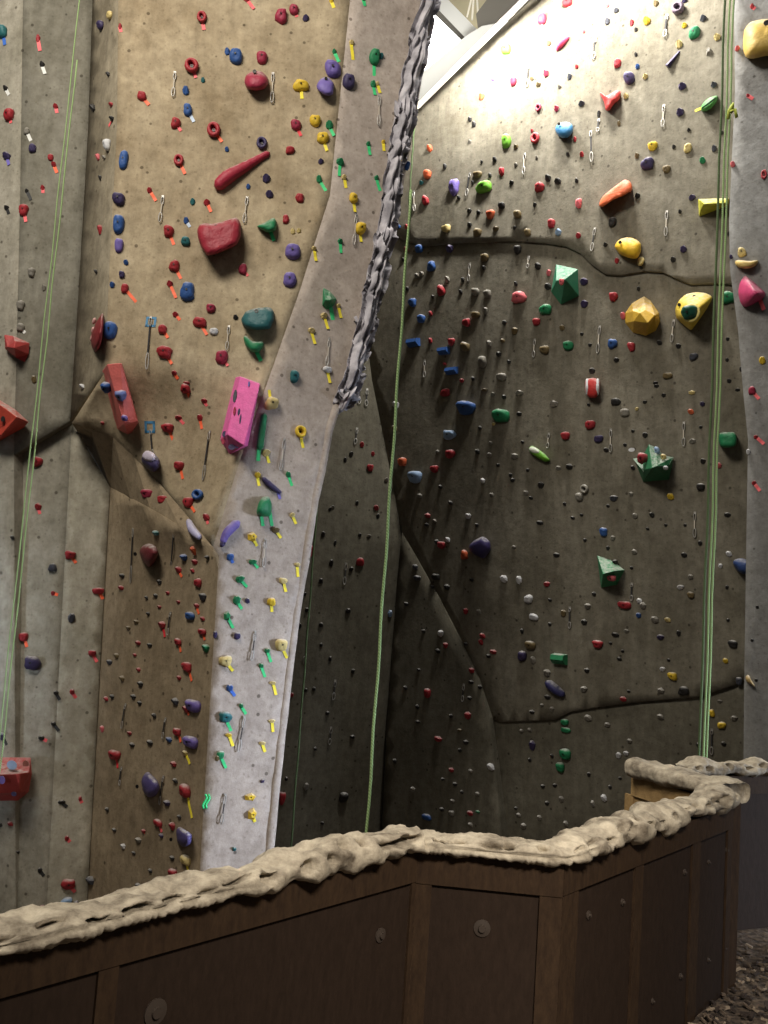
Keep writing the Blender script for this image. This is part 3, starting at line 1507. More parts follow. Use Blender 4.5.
def limb(name, label, cat, path, mat, parent=None, frame=None, group=None, flat=1.0, lift=0.55):
    cx = sum(p[0] for p in path) / len(path); cy = sum(p[1] for p in path) / len(path)
    F, loc, u, v, nn, *_ = frame if frame else frame_at(cx, cy, 0.002)
    D = (loc - EYE).length
    # smooth the path
    P = [Vector(p) for p in path]
    for _ in range(2):
        Q = [P[0]]
        for a, b in zip(P, P[1:]):
            Q += [a.lerp(b, .25), a.lerp(b, .75)]
        P = Q + [P[-1]]
    first, last = P[0], P[-1]
    d0 = (P[0] - P[1]).normalized(); d1 = (P[-1] - P[-2]).normalized()
    pre = [Vector((first.x + d0.x * first.z * .8, first.y + d0.y * first.z * .8, first.z * .45))]
    post = [Vector((last.x + d1.x * last.z * .8, last.y + d1.y * last.z * .8, last.z * .45))]
    P = pre + P + post
    pts = [ptW(p.x, p.y, loc, nn, p.z / FPX * D * lift) for p in P]
    mb = MB().tube(pts, [p.z / FPX * D for p in P], n=10)
    o = mb.make(name, mat, F, parent, True)
    if parent is None:
        tag(o, label, cat, group)
    return o, (F, loc, u, v, nn)

def spot(parent, fr, px, py, h, rx, ry, mat, name='painted_spot', n=12, th=0.004):
    F, loc, u, v, nn = fr
    D = (loc - EYE).length
    c = ptW(px, py, loc, nn, h)
    vs, fs = [], []
    for z in (0, th):
        for j in range(n):
            a = 2 * math.pi * j / n
            vs.append(c + u * math.cos(a) * rx / FPX * D + v * math.sin(a) * ry / FPX * D + nn * z)
    fs = [(j, (j + 1) % n, n + (j + 1) % n, n + j) for j in range(n)] + [tuple(n + j for j in range(n)), tuple(reversed(range(n)))]
    return mesh_obj(name, vs, fs, mat, F, parent)

CH, CV = 'climbing hold', 'climbing volume'
def land(px, py, phrase): LAND.append((px, py, phrase))

# --- left walls
o, fr = poly('climbing_volume', 'red six-sided volume by the left ropes, above the orange wedge', CV,
     [(4, 334, 0), (14, 336, .05), (30, 343, .03), (29, 354, .02), (25, 363, 0), (16, 358, 0), (5, 349, .0), (15, 341, .2), (14, 348, .24), (7, 347, .1)],
     [(0, 1, 7, 9), (1, 2, 7), (7, 2, 3, 8), (7, 8, 9), (0, 9, 6), (9, 8, 5, 6), (8, 3, 4, 5), (0, 6, 5, 4, 3, 2, 1)], plastic('red_volume', (196, 60, 58)), (17, 348))
land(17, 348, 'red six-sided volume')
o, fr = poly('climbing_volume', 'orange-red wedge volume cut by the photo\'s left edge, above the crack', CV,
     [(-14, 390, 0), (0, 400, .04), (15, 409, .05), (29, 422, .02), (24, 428, 0), (-2, 442, 0), (-14, 448, 0), (-4, 402, .22), (17, 417, .26), (1, 435, .2), (-14, 440, .1)],
     [(0, 1, 7), (1, 2, 8, 7), (2, 3, 8), (7, 8, 9, 10), (0, 7, 10, 6), (8, 3, 4), (9, 8, 4, 5), (10, 9, 5, 6), (0, 6, 5, 4, 3, 2, 1)], plastic('orange_volume', (214, 66, 44)), (8, 420))
spot(o, fr, 3, 419, .23, 2.2, 2.6, MH['k'], 'bolt_hole')
land(10, 420, 'orange-red wedge volume')
o, fr = poly('climbing_volume', 'red painted volume low on the left edge with pale blue patch', CV,
     [(-14, 757, 0), (31, 757, 0), (32, 774, .03), (29, 792, .02), (18, 801, .0), (-14, 801, 0), (-14, 762, .12), (-14, 775, .3), (16, 774, .3), (29, 773, .1), (20, 792, .18), (-14, 794, .2)],
     [(0, 1, 9, 8, 7, 6), (1, 2, 9), (7, 8, 10, 11), (8, 9, 10), (9, 2, 3, 10), (10, 3, 4), (11, 10, 4, 5), (0, 6, 7, 11, 5), (0, 5, 4, 3, 2, 1)], plastic('red_volume_low', (200, 58, 50)), (14, 778))
spot(o, fr, 12, 765, .17, 5.5, 4.0, MH['l']); spot(o, fr, 26, 764, .06, 3.5, 3.2, plastic('brown_paint', (150, 88, 74)))
spot(o, fr, 2, 780, .31, 3.5, 3.5, MH['v']); spot(o, fr, 14, 794, .2, 3, 2, MH['V'])
land(14, 778, 'red painted volume')
o, fr = poly('climbing_volume', 'long salmon-red box volume carrying blue holds on the tan wall', CV,
     [(102, 371, 0), (122, 363, 0), (139, 423, 0), (129, 437, 0), (117, 430, 0), (107, 364, .2), (121, 363, .2), (138, 422, .2), (124, 424, .3)],
     [(5, 6, 7, 8), (0, 5, 8, 4), (0, 1, 6, 5), (1, 2, 7, 6), (8, 7, 2, 3), (4, 8, 3), (4, 3, 2, 1, 0)], plastic('salmon_volume', (240, 108, 100)), (120, 398))
RB = fr
land(121, 398, 'salmon-red box volume')
def on_volume(name, label, cat, px, py, rx, ry, h0, d, mat, fr, n=10, group=None):
    """a hold bolted on a volume's face"""
    F, loc, u, v, nn = fr
    D = (loc - EYE).length
    c = ptW(px, py, loc, nn, h0)
    M = Matrix(((u.x, v.x, nn.x, c.x), (u.y, v.y, nn.y, c.y), (u.z, v.z, nn.z, c.z), (0, 0, 0, 1)))
    vs, fs = shape_dome(2 * rx / FPX * D, 2 * ry / FPX * D, d, int(px * 7 + py), n=n)
    o = local_obj(name, vs, fs, mat, M, None, True)
    bolt(o, 0, 0, d * 0.97, rx / FPX * D * .18)
    return tag(o, label, cat, group)
on_volume('climbing_hold', 'dark blue hold jutting from the side of the salmon-red box volume', CH, 107, 387, 5, 5, .12, .07, MH['b'], fr)
on_volume('climbing_hold', 'grey-blue jug on the front face of the salmon-red box volume', CH, 122, 395, 4.7, 5.6, .22, .07, plastic('grey_blue', (96, 112, 176)), fr)
on_volume('foothold', 'small violet hold near the bottom of the salmon-red box volume', CH, 125, 418, 2.8, 3.2, .27, .03, MH['v'], fr)
o, fr = poly('climbing_volume', 'long hot pink box volume with dark paint marks beside the pillar', CV,
     [(235, 377, 0), (260, 383, 0), (248, 446, 0), (230, 455, 0), (220, 440, 0), (240, 376, .18), (260, 384, .2), (244, 446, .2), (227, 434, .22)],
     [(5, 6, 7, 8), (0, 5, 8, 4), (0, 1, 6, 5), (1, 2, 7, 6), (8, 7, 2, 3), (4, 8, 3), (4, 3, 2, 1, 0)], plastic('hot_pink', (248, 92, 176)), (240, 413))
for x, y, rx, ry, mm, hh in ((235, 396, 1.8, 6.5, 'c', .2), (234.5, 411, 1.2, 4.2, 'M', .215), (239, 412, 1.2, 3.6, 'V', .21), (240.5, 419, .8, 5, 'V', .21), (249, 384, .9, 2.8, 'v', .2), (224.5, 434, 2.2, 3, 'V', .15), (232, 447, 4, 3, 'V', .13), (223.5, 440, 2.0, 4.5, 'M', .08), (238, 446, 3, 2.2, 'b', .13)):
    spot(o, fr, x, y, hh, rx, ry, MH[mm], 'paint_mark')
land(240, 413, 'hot pink box volume')
o, fr = blob('climbing_hold', 'huge red pocket hold with a scooped top on the tan wall', CH,
     [(197, 230), (200, 224), (205, 223), (212, 224), (221, 222), (230, 219), (237, 217), (241, 224), (241, 236), (237, 245), (226, 250), (216, 254), (207, 256), (201, 247), (198, 238)],
     plastic('deep_red', (168, 24, 46)), .24, peak=(219, 238), prof=((1, 0), (1, .5), (.95, .82), (.84, 1.0), (.5, .98)), lip=.04)
bolt(o, 0, -.02, .232, .02)
land(219, 237, 'huge red pocket hold')
o, fr = limb('climbing_hold', 'long red club-shaped hold slanting up to a thin end', CH, [(219, 185, 5.5), (226, 178, 6.5), (236, 172, 5.6), (248, 165, 4.2), (258, 159, 3.4), (267, 154, 3)], plastic('club_red', (176, 24, 52)))
land(241, 169, 'red club-shaped hold')
o, fr = blob('climbing_hold', 'fat crimson bulb hold near the top of the tan wall', CH,
     [(244, 82), (246, 75), (252, 71), (261, 71), (267, 76), (269, 83), (265, 89), (256, 91), (247, 89)], MH['M'], .16)
bolt(o, 0, 0, .155, .02); land(257, 81, 'fat crimson bulb hold')
o, fr = blob('climbing_hold', 'wide teal slab hold directly above the green crescent', CH,
     [(241, 319), (246, 311), (256, 308), (270, 307), (274, 311), (274, 320), (270, 329), (256, 330), (246, 328), (242, 324)], plastic('teal_slab', (22, 96, 100)), .16,
     prof=((1, 0), (1, .4), (.92, .8), (.75, 1.0), (.4, 1.0)))
bolt(o, 0, 0, .16, .02); land(258, 318, 'wide teal slab hold')
o, fr = blob('climbing_hold', 'green crescent hold with green tape below the teal slab', CH,
     [(243, 336), (246, 335), (251, 341), (257, 342), (263, 341), (264, 346), (259, 353), (251, 352), (245, 345)], MH['g'], .12)
tape_strip(o, fr[0], fr[1], on_plane(261, 361, fr[1], fr[4]), .035, MT['g']); land(253, 344, 'green crescent hold')
o, fr = blob('climbing_hold', 'green tapered hold pointing sideways with green tape', CH,
     [(256, 226), (264, 223), (274, 217), (277, 222), (276, 231), (268, 233), (260, 229)], MH['g'], .12, peak=(271, 225))
tape_strip(o, fr[0], fr[1], on_plane(274, 241, fr[1], fr[4]), .035, MT['g']); land(268, 226, 'green tapered hold')
o, fr = blob('climbing_hold', 'lilac rounded block hold tucked under the dark lilac dome', CH,
     [(316, 86), (320, 79), (327, 76), (334, 83), (333, 95), (326, 96), (318, 91)], MH['v'], .13, prof=((1, 0), (1, .5), (.85, .9), (.5, 1.0)))
bolt(o, 0, 0, .13, .016); land(325, 86, 'lilac block hold')
o, fr = poly('climbing_hold', 'green pyramid hold with straight edge on the pillar', CH,
     [(323, 287, 0), (330, 291, 0), (337, 299, 0), (334, 306, 0), (327, 310, 0), (322, 306, 0), (331, 300, .13), (325, 300, .1)],
     [(0, 1, 6, 7), (1, 2, 6), (2, 3, 6), (3, 4, 6), (6, 4, 5, 7), (0, 7, 5), (5, 4, 3, 2, 1, 0)], MH['g'], (329, 299))
tape_strip(o, fr[0], fr[1], on_plane(333, 320, fr[1], fr[4]), .04, MT['g']); land(329, 299, 'green pyramid hold')
o, fr = limb('climbing_hold', 'long upright green bar hold beside the hot pink box', CH, [(264, 416, 3.2), (262, 430, 3.6), (260, 447, 3.6)], MH['g'])
tape_strip(o, fr[0], on_plane(259, 448, fr[1], fr[4]), on_plane(258, 461, fr[1], fr[4]), .035, MT['g']); land(262, 432, 'green bar hold')
o, fr = limb('climbing_hold', 'dark purple blade hold slanting down on the pillar', CH, [(264, 479, 2.6), (271, 486, 3.6), (280, 492, 1.8)], MH['V'])
tape_strip(o, fr[0], on_plane(277, 490, fr[1], fr[4]), on_plane(280, 499, fr[1], fr[4]), .025, MT['v']); land(272, 486, 'dark purple blade hold')
o, fr = blob('climbing_hold', 'tall green slab hold with two green tapes on the pillar', CH,
     [(256, 514), (258, 504), (262, 497), (269, 496), (272, 504), (271, 516), (263, 517)], MH['g'], .12, peak=(263, 506))
for x in (261, 270):
    tape_strip(o, fr[0], on_plane(x, 513, fr[1], fr[4]), on_plane(x + 2, 526, fr[1], fr[4]), .03, MT['g'])
land(263, 507, 'twin-taped green hold')
o, fr = limb('climbing_hold', 'lilac bent fin hold wrapping the pillar edge', CH, [(223, 541, 3.2), (227, 532, 4.6), (236, 524, 4.6)], MH['v'])
limb('tip', '', '', [(222, 545, 2.6), (223, 543, 2.8)], MH['V'], parent=o, frame=fr)
land(228, 535, 'lilac bent fin hold')
o, fr = blob('climbing_hold', 'maroon teardrop hold on the lower wall below the overhang', CH,
     [(139, 552), (142, 546), (149, 543), (156, 546), (159, 553), (154, 563), (149, 568), (143, 562)], plastic('maroon', (118, 34, 40)), .16, peak=(149, 553))
bolt(o, 0, .02, .155, .02); land(149, 554, 'maroon teardrop hold')
o, fr = blob('climbing_hold', 'leaning lilac shield hold low on the lower wall', CH,
     [(141, 781), (144, 774), (148, 771), (158, 781), (160, 788), (156, 796), (148, 798), (143, 791)], plastic('shield_lilac', (84, 72, 136)), .14)
bolt(o, 0, 0, .14, .018); land(150, 785, 'lilac shield hold')
o, fr = blob('climbing_hold', 'violet box-shaped hold beside the pillar foot', CH,
     [(176, 830), (179, 826), (186, 830), (192, 834), (191, 844), (184, 848), (177, 842)], plastic('box_violet', (78, 68, 128)), .13)
bolt(o, 0, 0, .13, .016); land(184, 837, 'violet box-shaped hold')
o, fr = limb('climbing_hold', 'pale lilac crescent hold on the overhang lip', CH, [(189, 522, 3), (192, 530, 4.4), (199, 537, 3.2)], plastic('pale_lilac', (176, 170, 206)))
land(194, 530, 'pale lilac crescent')
o, fr = blob('climbing_hold', 'bulky purple and white hold at the overhang edge', CH,
     [(141, 458), (146, 451), (154, 453), (160, 460), (160, 467), (154, 473), (147, 468), (142, 463)], MH['V'], .16)
blob('pale_cap', '', '', [(141, 456), (146, 450), (153, 452), (157, 458), (152, 463), (145, 461)], plastic('cap_white', (196, 184, 204)), .06, parent=o, frame=fr, base=.12)
land(150, 461, 'purple and white hold')
o, fr = blob('climbing_hold', 'tall dark red serrated hold on the fold beside the tan wall', CH,
     [(103, 312), (104, 322), (102, 340), (99, 349), (95, 353), (91, 345), (91, 335), (96, 322)], plastic('serrated_red', (140, 28, 34)), .12)
for y in (321, 330, 338):
    limb('knob', '', '', [(93.5 + (330 - y) * .12, y - 1.5, 1.6), (92.5 + (330 - y) * .12, y + 1.5, 1.6)], plastic('knob_pink', (205, 150, 142)), parent=o, frame=fr, lift=2.6)
land(98, 332, 'dark red serrated hold')
# --- back wall
o, fr = poly('climbing_volume', 'big green faceted gem volume below the crack on the back wall', CV,
     [(556, 264, 0), (578, 269, 0), (579, 296, 0), (561, 305, 0), (551, 292, 0), (553, 280, 0), (565, 279, .42), (556, 281, .22)],
     [(0, 1, 6, 7), (0, 7, 5), (1, 2, 6), (6, 2, 3), (7, 6, 3), (5, 7, 4), (7, 3, 4), (5, 4, 3, 2, 1, 0)], plastic('gem_green', (36, 132, 92)), (565, 284))
on_volume('foothold', 'tiny pink and white hold at the peak of the green gem volume', CH, 562, 282, 2.2, 2.8, .4, .04, MH['p'], fr)
land(565, 284, 'green gem volume')
o, fr = poly('climbing_volume', 'dark green crown-shaped volume carrying small coloured holds', CV,
     [(634, 459, .04), (642, 457, 0), (649, 444, .03), (656, 447, 0), (664, 455, 0), (674, 457, .04), (669, 480, 0), (643, 482, 0), (652, 468, .42), (657, 466, .42), (643, 470, .22), (668, 466, .2)],
     [(0, 1, 10), (1, 2, 8, 10), (2, 3, 9, 8), (3, 4, 9), (4, 5, 11, 9), (0, 10, 7), (10, 8, 7), (8, 9, 6, 7), (9, 11, 6), (11, 5, 6), (0, 7, 6, 5, 4, 3, 2, 1)], plastic('crown_green', (28, 112, 66)), (655, 464))
o2 = on_volume('climbing_hold', 'round red and white hold on the green crown volume', CH, 643.5, 458.5, 4.2, 5, .2, .1, plastic('white_red', (190, 52, 62)), fr)
spot(o2, fr, 643.5, 455.5, .3, 3.2, 1.8, MH['w'], 'pale_cap')
on_volume('foothold', 'small cream hold on the slope of the green crown volume', CH, 664, 457, 2.6, 2.6, .2, .05, MH['Y'], fr)
on_volume('foothold', 'tiny white hold on the dark face of the crown volume', CH, 666, 468, 2.2, 1.9, .25, .04, MH['w'], fr)
on_volume('foothold', 'pale blue hold at the top of the green crown volume', CH, 657.5, 450.5, 2.4, 3.4, .1, .05, MH['l'], fr)
land(655, 463, 'green crown volume')
o, fr = poly('climbing_volume', 'green three-cornered volume with dark underside, low on the back wall', CV,
     [(597, 555, 0), (611, 560, 0), (625, 570, .03), (617, 585, 0), (601, 588, 0), (603, 574, .36), (614, 571, .3)],
     [(0, 1, 6, 5), (1, 2, 6), (0, 5, 4), (5, 6, 3, 4), (6, 2, 3), (4, 3, 2, 1, 0)], plastic('corner_green', (40, 148, 92)), (610, 570))
on_volume('foothold', 'pink foothold under the green three-cornered volume', CH, 612, 578, 4.4, 3, .2, .06, MH['p'], fr)
on_volume('foothold', 'black foothold on top of the green three-cornered volume', CH, 615.5, 562, 2.6, 2.2, .04, .04, MH['k'], fr)
land(609, 570, 'green three-cornered volume')
M_YV = plastic('volume_yellow', (226, 176, 40))
o, fr = poly('climbing_volume', 'yellow boulder-like faceted volume right under the crack', CV,
     [(625, 313, 0), (632, 303, 0), (644, 296, 0), (651, 300, 0), (659, 313, 0), (660, 322, 0), (656, 331, 0), (646, 336, 0), (633, 333, 0), (625, 323, 0),
      (633, 311, .24), (645, 310, .3), (655, 315, .26), (648, 323, .34), (634, 321, .26), (640, 313, .33)],
     [(1, 2, 11, 15, 10), (2, 3, 4, 12, 11), (4, 5, 12), (0, 1, 10), (10, 15, 14), (15, 11, 12, 13), (15, 13, 14), (0, 10, 14, 9), (14, 13, 7, 8), (9, 14, 8), (13, 12, 6, 7), (12, 5, 6), (9, 8, 7, 6, 5, 4, 3, 2, 1, 0)],
     M_YV, (643, 317))
land(643, 317, 'yellow boulder volume')
o, fr = blob('climbing_volume', 'yellow shell volume with holes and a green ball', CV,
     [(675, 309), (679, 300), (686, 294), (696, 292), (706, 293), (713, 297), (708, 307), (700, 319), (691, 331), (685, 326), (676, 318)], plastic('shell_yellow', (236, 200, 50)), .34, peak=(690, 314),
     prof=((1, 0), (1, .18), (.8, .6), (.52, .95), (.42, 1.0)))
for x, y, hh in ((680, 305, .2), (695, 297, .16), (705, 298, .1)):
    spot(o, fr, x, y, hh, 1.5, 1.5, M_HOLE, 'bolt_hole', th=.03)
mbk = MB()
cc = ptW(691, 313, fr[1], fr[4], .35); Dk = (cc - EYE).length
mbk.tube([cc + (fr[2] * math.cos(a) + fr[3] * math.sin(a)) * 7.2 / FPX * Dk for a in [2 * math.pi * i / 18 for i in range(18)]], 1.5 / FPX * Dk, closed=True)
mbk.make('collar', plastic('collar_cream', (232, 210, 110)), fr[0], o, True)
on_volume('climbing_hold', 'green ball hold nested in the yellow shell volume', CH, 691, 313, 6.3, 6.3, .33, .13, plastic('ball_green', (20, 96, 74)), fr, n=16)
land(692, 310, 'yellow shell volume')
o, fr = blob('climbing_hold', 'bright yellow knuckle hold just above the crack', CH,
     [(614, 246), (619, 239), (627, 237), (634, 238), (641, 243), (641, 252), (637, 259), (628, 258), (619, 254)], plastic('knuckle_yellow', (244, 190, 18)), .24, peak=(629, 247))
bolt(o, 0, 0, .235, .02)
o, fr = blob('climbing_hold', 'small cream nub against the yellow knuckle hold', CH, [(637, 262), (639, 256), (643, 256), (645, 260), (642, 266), (638, 267)], MH['Y'], .08)
land(628, 248, 'yellow knuckle hold')
o, fr = blob('climbing_hold', 'large orange fin hold high on the back wall', CH,
     [(599, 203), (603, 196), (614, 187), (625, 179), (631, 182), (633, 190), (625, 195), (613, 200), (603, 207), (599, 208)], plastic('fin_orange', (240, 104, 50)), .24, peak=(617, 192),
     prof=((1, 0), (1, .45), (.96, .8), (.88, .97), (.5, 1.0)))
land(617, 193, 'orange fin hold')
o, fr = blob('climbing_hold', 'red three-armed hold near the top of the back wall', CH,
     [(599, 91), (602, 93), (606, 97), (613, 92), (619, 89), (621, 92), (620, 99), (613, 105), (609, 112), (605, 110), (605, 104), (602, 98)], plastic('arm_red', (214, 48, 46)), .16)
land(611, 100, 'red three-armed hold')
o, fr = limb('climbing_hold', 'deep pink crescent hold at the top of the back wall', CH, [(568, 37.5, 1.6), (563, 41, 3.4), (559, 46, 3), (557, 50, 1.2)], plastic('crescent_pink', (226, 50, 96)))
land(562, 43, 'deep pink crescent')
o, fr = blob('climbing_hold', 'round sky blue hold high on the back wall', CH,
     [(555, 131), (556, 125), (561, 122), (569, 122), (573, 125), (573, 132), (568, 138), (560, 138)], plastic('sky_blue', (40, 118, 172)), .18)
bolt(o, 0, 0, .175, .02); land(564, 130, 'round sky blue hold')
o, fr = blob('climbing_hold', 'red hold with two white stripes on the back wall', CH,
     [(585, 380), (589, 378), (596, 378), (600, 381), (600, 392), (596, 398), (589, 398), (585, 393)], plastic('stripe_red', (206, 38, 34)), .16, prof=((1, 0), (1, .5), (.9, .85), (.6, 1.0)))
for x in (587.2, 597.6):
    limb('white_stripe', '', '', [(x, 380, 1.4), (x, 388, 1.7), (x, 394, 1.3)], MH['w'], parent=o, frame=fr, lift=7.2)
land(592, 387, 'red striped hold')
o, fr = blob('climbing_hold', 'green leaf hold with a white end on the back wall', CH,
     [(528, 448), (531, 445), (537, 448), (545, 454), (551, 461), (545, 462), (536, 457), (530, 453)], MH['G'], .1)
blob('white_end', '', '', [(528, 448), (531, 446), (536, 448), (541, 453), (536, 454), (530, 452)], plastic('leaf_white', (222, 228, 206)), .04, parent=o, frame=fr, base=.075)
land(539, 453, 'white-ended green leaf')
o, fr = blob('climbing_hold', 'large dark purple wedge hold in the dim middle of back wall', CH,
     [(468, 547), (473, 541), (483, 536), (490, 541), (491, 550), (484, 559), (477, 556), (471, 552)], plastic('wedge_purple', (56, 44, 104)), .22, peak=(480, 543))
land(480, 547, 'dark purple wedge hold')
o, fr = limb('climbing_hold', 'navy slug-shaped hold low on the back wall', CH, [(549, 684, 4.4), (555, 689, 5), (562, 694, 3.6)], plastic('navy', (42, 40, 96)))
land(555, 688, 'navy slug-shaped hold')
o, fr = blob('climbing_hold', 'blue half-moon hold partly hidden by the grey side wall', CH,
     [(732, 562), (735, 559), (742, 558), (750, 561), (750, 572), (744, 575), (737, 571)], plastic('half_blue', (30, 60, 122)), .18, frame=frame_at(738, 566, .002))
land(740, 565, 'blue half-moon hold')
o, fr = blob('climbing_hold', 'green barrel-shaped hold beside the three ropes', CH,
     [(718, 437), (720, 432), (728, 432), (735, 432), (737, 437), (736, 446), (728, 448), (720, 447)], MH['g'], .22, prof=((1, 0), (1, .5), (.95, .8), (.8, 1.0), (.4, 1.04)))
land(728, 439, 'green barrel hold')
o, fr = blob('climbing_hold', 'green leaf hold with a groove near the top ropes', CH,
     [(700, 110), (702, 104), (708, 98), (718, 95), (717, 102), (711, 109), (704, 112)], plastic('leaf_green', (70, 160, 60)), .13)
limb('groove', '', '', [(702, 108, .7), (709, 103, .9), (715, 98, .7)], plastic('groove_dark', (30, 80, 40)), parent=o, frame=fr, lift=15)
tape_strip(o, fr[0], on_plane(702, 108, fr[1], fr[4]), on_plane(695, 111, fr[1], fr[4]), .03, MT['y'])
land(708, 104, 'grooved green leaf')
o, fr = poly('climbing_hold', 'lime yellow shelf hold sticking out behind the three ropes', CH,
     [(698, 199, 0), (729, 198, 0), (728, 206, 0), (699, 217, 0), (700, 200, .2), (727, 199, .24), (726, 203, .25), (704, 204, .25), (700, 212, .1)],
     [(0, 1, 5, 4), (4, 5, 6, 7), (1, 2, 6, 5), (0, 4, 8, 3), (4, 7, 8), (7, 6, 2), (8, 7, 2, 3), (3, 2, 1, 0)], plastic('shelf_lime', (210, 206, 44)), (712, 205))
land(712, 205, 'lime yellow shelf hold')
o, fr = poly('climbing_hold', 'thin black spike hold high on the back wall', CH,
     [(665, 65, 0), (669, 68, 0), (681, 51, 0), (679, 50, 0), (667, 65, .08), (678, 53, .03)], [(0, 1, 4), (1, 2, 5, 4), (2, 3, 5), (3, 0, 4, 5), (3, 2, 1, 0)], MH['V'], (673, 59))
land(673, 59, 'thin black spike hold')
Fr = frame_at(679, 10, .002)
vs, fs = shape_ring(13 / Fr[5], 12 / Fr[6], .09, 3)
o = local_obj('climbing_hold', vs, fs, plastic('ring_mauve', (104, 86, 104)), Fr[0], None, True)
tag(o, 'mauve open ring hold at the very top of the back wall', CH); bolt(o, 0, 0, .02, .012); land(679, 10, 'mauve open ring')
# --- right wall
o, fr = blob('climbing_volume', 'pink cone volume with its tip sideways on the grey wall', CV,
     [(738, 292), (740, 282), (745, 275), (754, 282), (766, 293), (764, 298), (752, 305), (744, 308), (740, 302)], plastic('cone_pink', (208, 44, 104)), .3, peak=(756, 293),
     prof=((1, 0), (.97, .2), (.6, .62), (.25, .92), (.12, 1.0)))
tape_strip(o, fr[0], on_plane(760, 300, fr[1], fr[4]), on_plane(764, 310, fr[1], fr[4]), .04, MT['p'])
land(751, 291, 'pink cone volume')
o, fr = blob('climbing_hold', 'giant mustard yellow hold at the top of the grey wall', CH,
     [(743, 42), (744, 30), (750, 22), (762, 19), (785, 19), (796, 35), (788, 55), (765, 56), (753, 59), (746, 58), (743, 50)], plastic('mustard', (206, 166, 64)), .3, peak=(762, 38))
bolt(o, 0, 0, .29, .03); land(757, 38, 'giant mustard yellow hold')
o, fr = blob('climbing_hold', 'cream bowl-shaped hold just above the pink cone', CH,
     [(735, 260), (741, 260), (750, 261), (759, 260), (756, 266), (748, 269), (739, 268), (735, 265)], plastic('bowl_cream', (222, 186, 96)), .13)
spot(o, fr, 743, 263.5, .12, 1, 1, M_HOLE, 'bolt_hole')
land(746, 264, 'cream bowl-shaped hold')
o, fr = blob('climbing_hold', 'cream horn hold on the grey wall\'s lower edge', CH,
     [(745, 676), (749, 674), (751, 680), (755, 685), (755, 688), (751, 684), (746, 682)], plastic('horn_cream', (206, 170, 104)), .09)
land(749, 680, 'cream horn hold')

# ------------------------------------------------------------------ quickdraws and chains
def oval(c, along, side, L, Wd, n=16):
    return [c + along * (math.cos(2 * math.pi * i / n) * L / 2) + side * (math.sin(2 * math.pi * i / n) * Wd / 2) for i in range(n)]

for line in DRAWS.strip().splitlines():
    t = line.split()
    x0, y0, x1, y1 = map(float, t[:4])
    F, loc, u, v, nn, ppu, ppv, wall = frame_at((x0 + x1) / 2, (y0 + y1) / 2, .002)
    F2 = Matrix(F)
    p0 = on_plane(x0, y0, loc, nn); p1 = on_plane(x1, y1, loc, nn)
    root = empty('quickdraw', F)
    d = (p1 - p0); L = d.length; d.normalize()
    sd = d.cross(nn).normalized()
    D = (loc - EYE).length
    k = D / FPX
    fr0, fr1 = (.30, .34) if t[5] == 'm' else (.16, .30)
    # hanger plate and bolt
    hb = MB()
    hw = 1.1 * k
    hb.box(p0 - sd * hw - d * hw * 1.2 + nn * .002, sd * hw * 2, d * hw * 2.4, nn * .006)
    hb.make('bolt_hanger', M_STEEL, F, root)
    mb = MB().tube(oval(p0 + d * L * fr0 * .55 + nn * .012, d, sd, L * fr0 * 1.05, 2.2 * k), .42 * k, n=6, closed=True)
    mb.make('upper_carabiner', M_STEEL, F, root, True)
    a = p0 + d * L * fr0 + nn * .012; b = p0 + d * L * (1 - fr1) + nn * .016
    sw = (1.0 if t[5] == 'm' else 1.3) * k
    MB().box(a - sd * sw / 2, sd * sw, b - a, nn * .006).make('sling', M_SLINGW if t[4] == 'w' else M_SLINGK, F, root)
    mb = MB().tube(oval(p0 + d * L * (1 - fr1 * .5) + nn * .018, d, sd, L * fr1 * 1.1, 2.7 * k), .45 * k, n=6, closed=True)
    mb.make('lower_carabiner', M_STEEL, F, root, True)
    register(root, (x0 + x1) / 2, (y0 + y1) / 2, 'white' if t[4] == 'w' else 'black', 'quickdraw', 'long' if t[5] == 'l' else 'short')
# blue tape squares round two bolt hangers
for (px, py, lab) in ((151, 322, 'square of blue tape around the upper long black quickdraw\'s bolt'), (150, 427, 'square of blue tape around the bolt above the purple and white hold')):
    F, loc, u, v, nn, ppu, ppv, wall = frame_at(px, py, .002)
    s, w = 5.2 / ppu, 2.2 / ppu
    mb = MB()
    for (ox, oy, a, b) in ((-s, -s, 2 * s, w), (-s, s - w, 2 * s, w), (-s, -s, w, 2 * s), (s - w, -s, w, 2 * s)):
        mb.box(loc + u * ox + v * oy, u * a, v * b, nn * .003)
    tag(mb.make('tape_square', M_DRAWTAPE, F), lab, 'tape')
F, loc, u, v, nn, ppu, ppv, wall = frame_at(206, 801, .002)
mb = MB()
for sgn in (-1, 1):
    mb.tube([loc + u * (sgn * 1.5 + 1.5 * math.sin(6 * i / 9)) / ppu + v * (7 - 14 * i / 9) / ppv + nn * .01 for i in range(10)], 1.1 / ppu, n=6)
tag(mb.make('foothold', MT['g'], F, None, True), 'green looped tape marker low on the pillar\'s edge', 'tape marker')

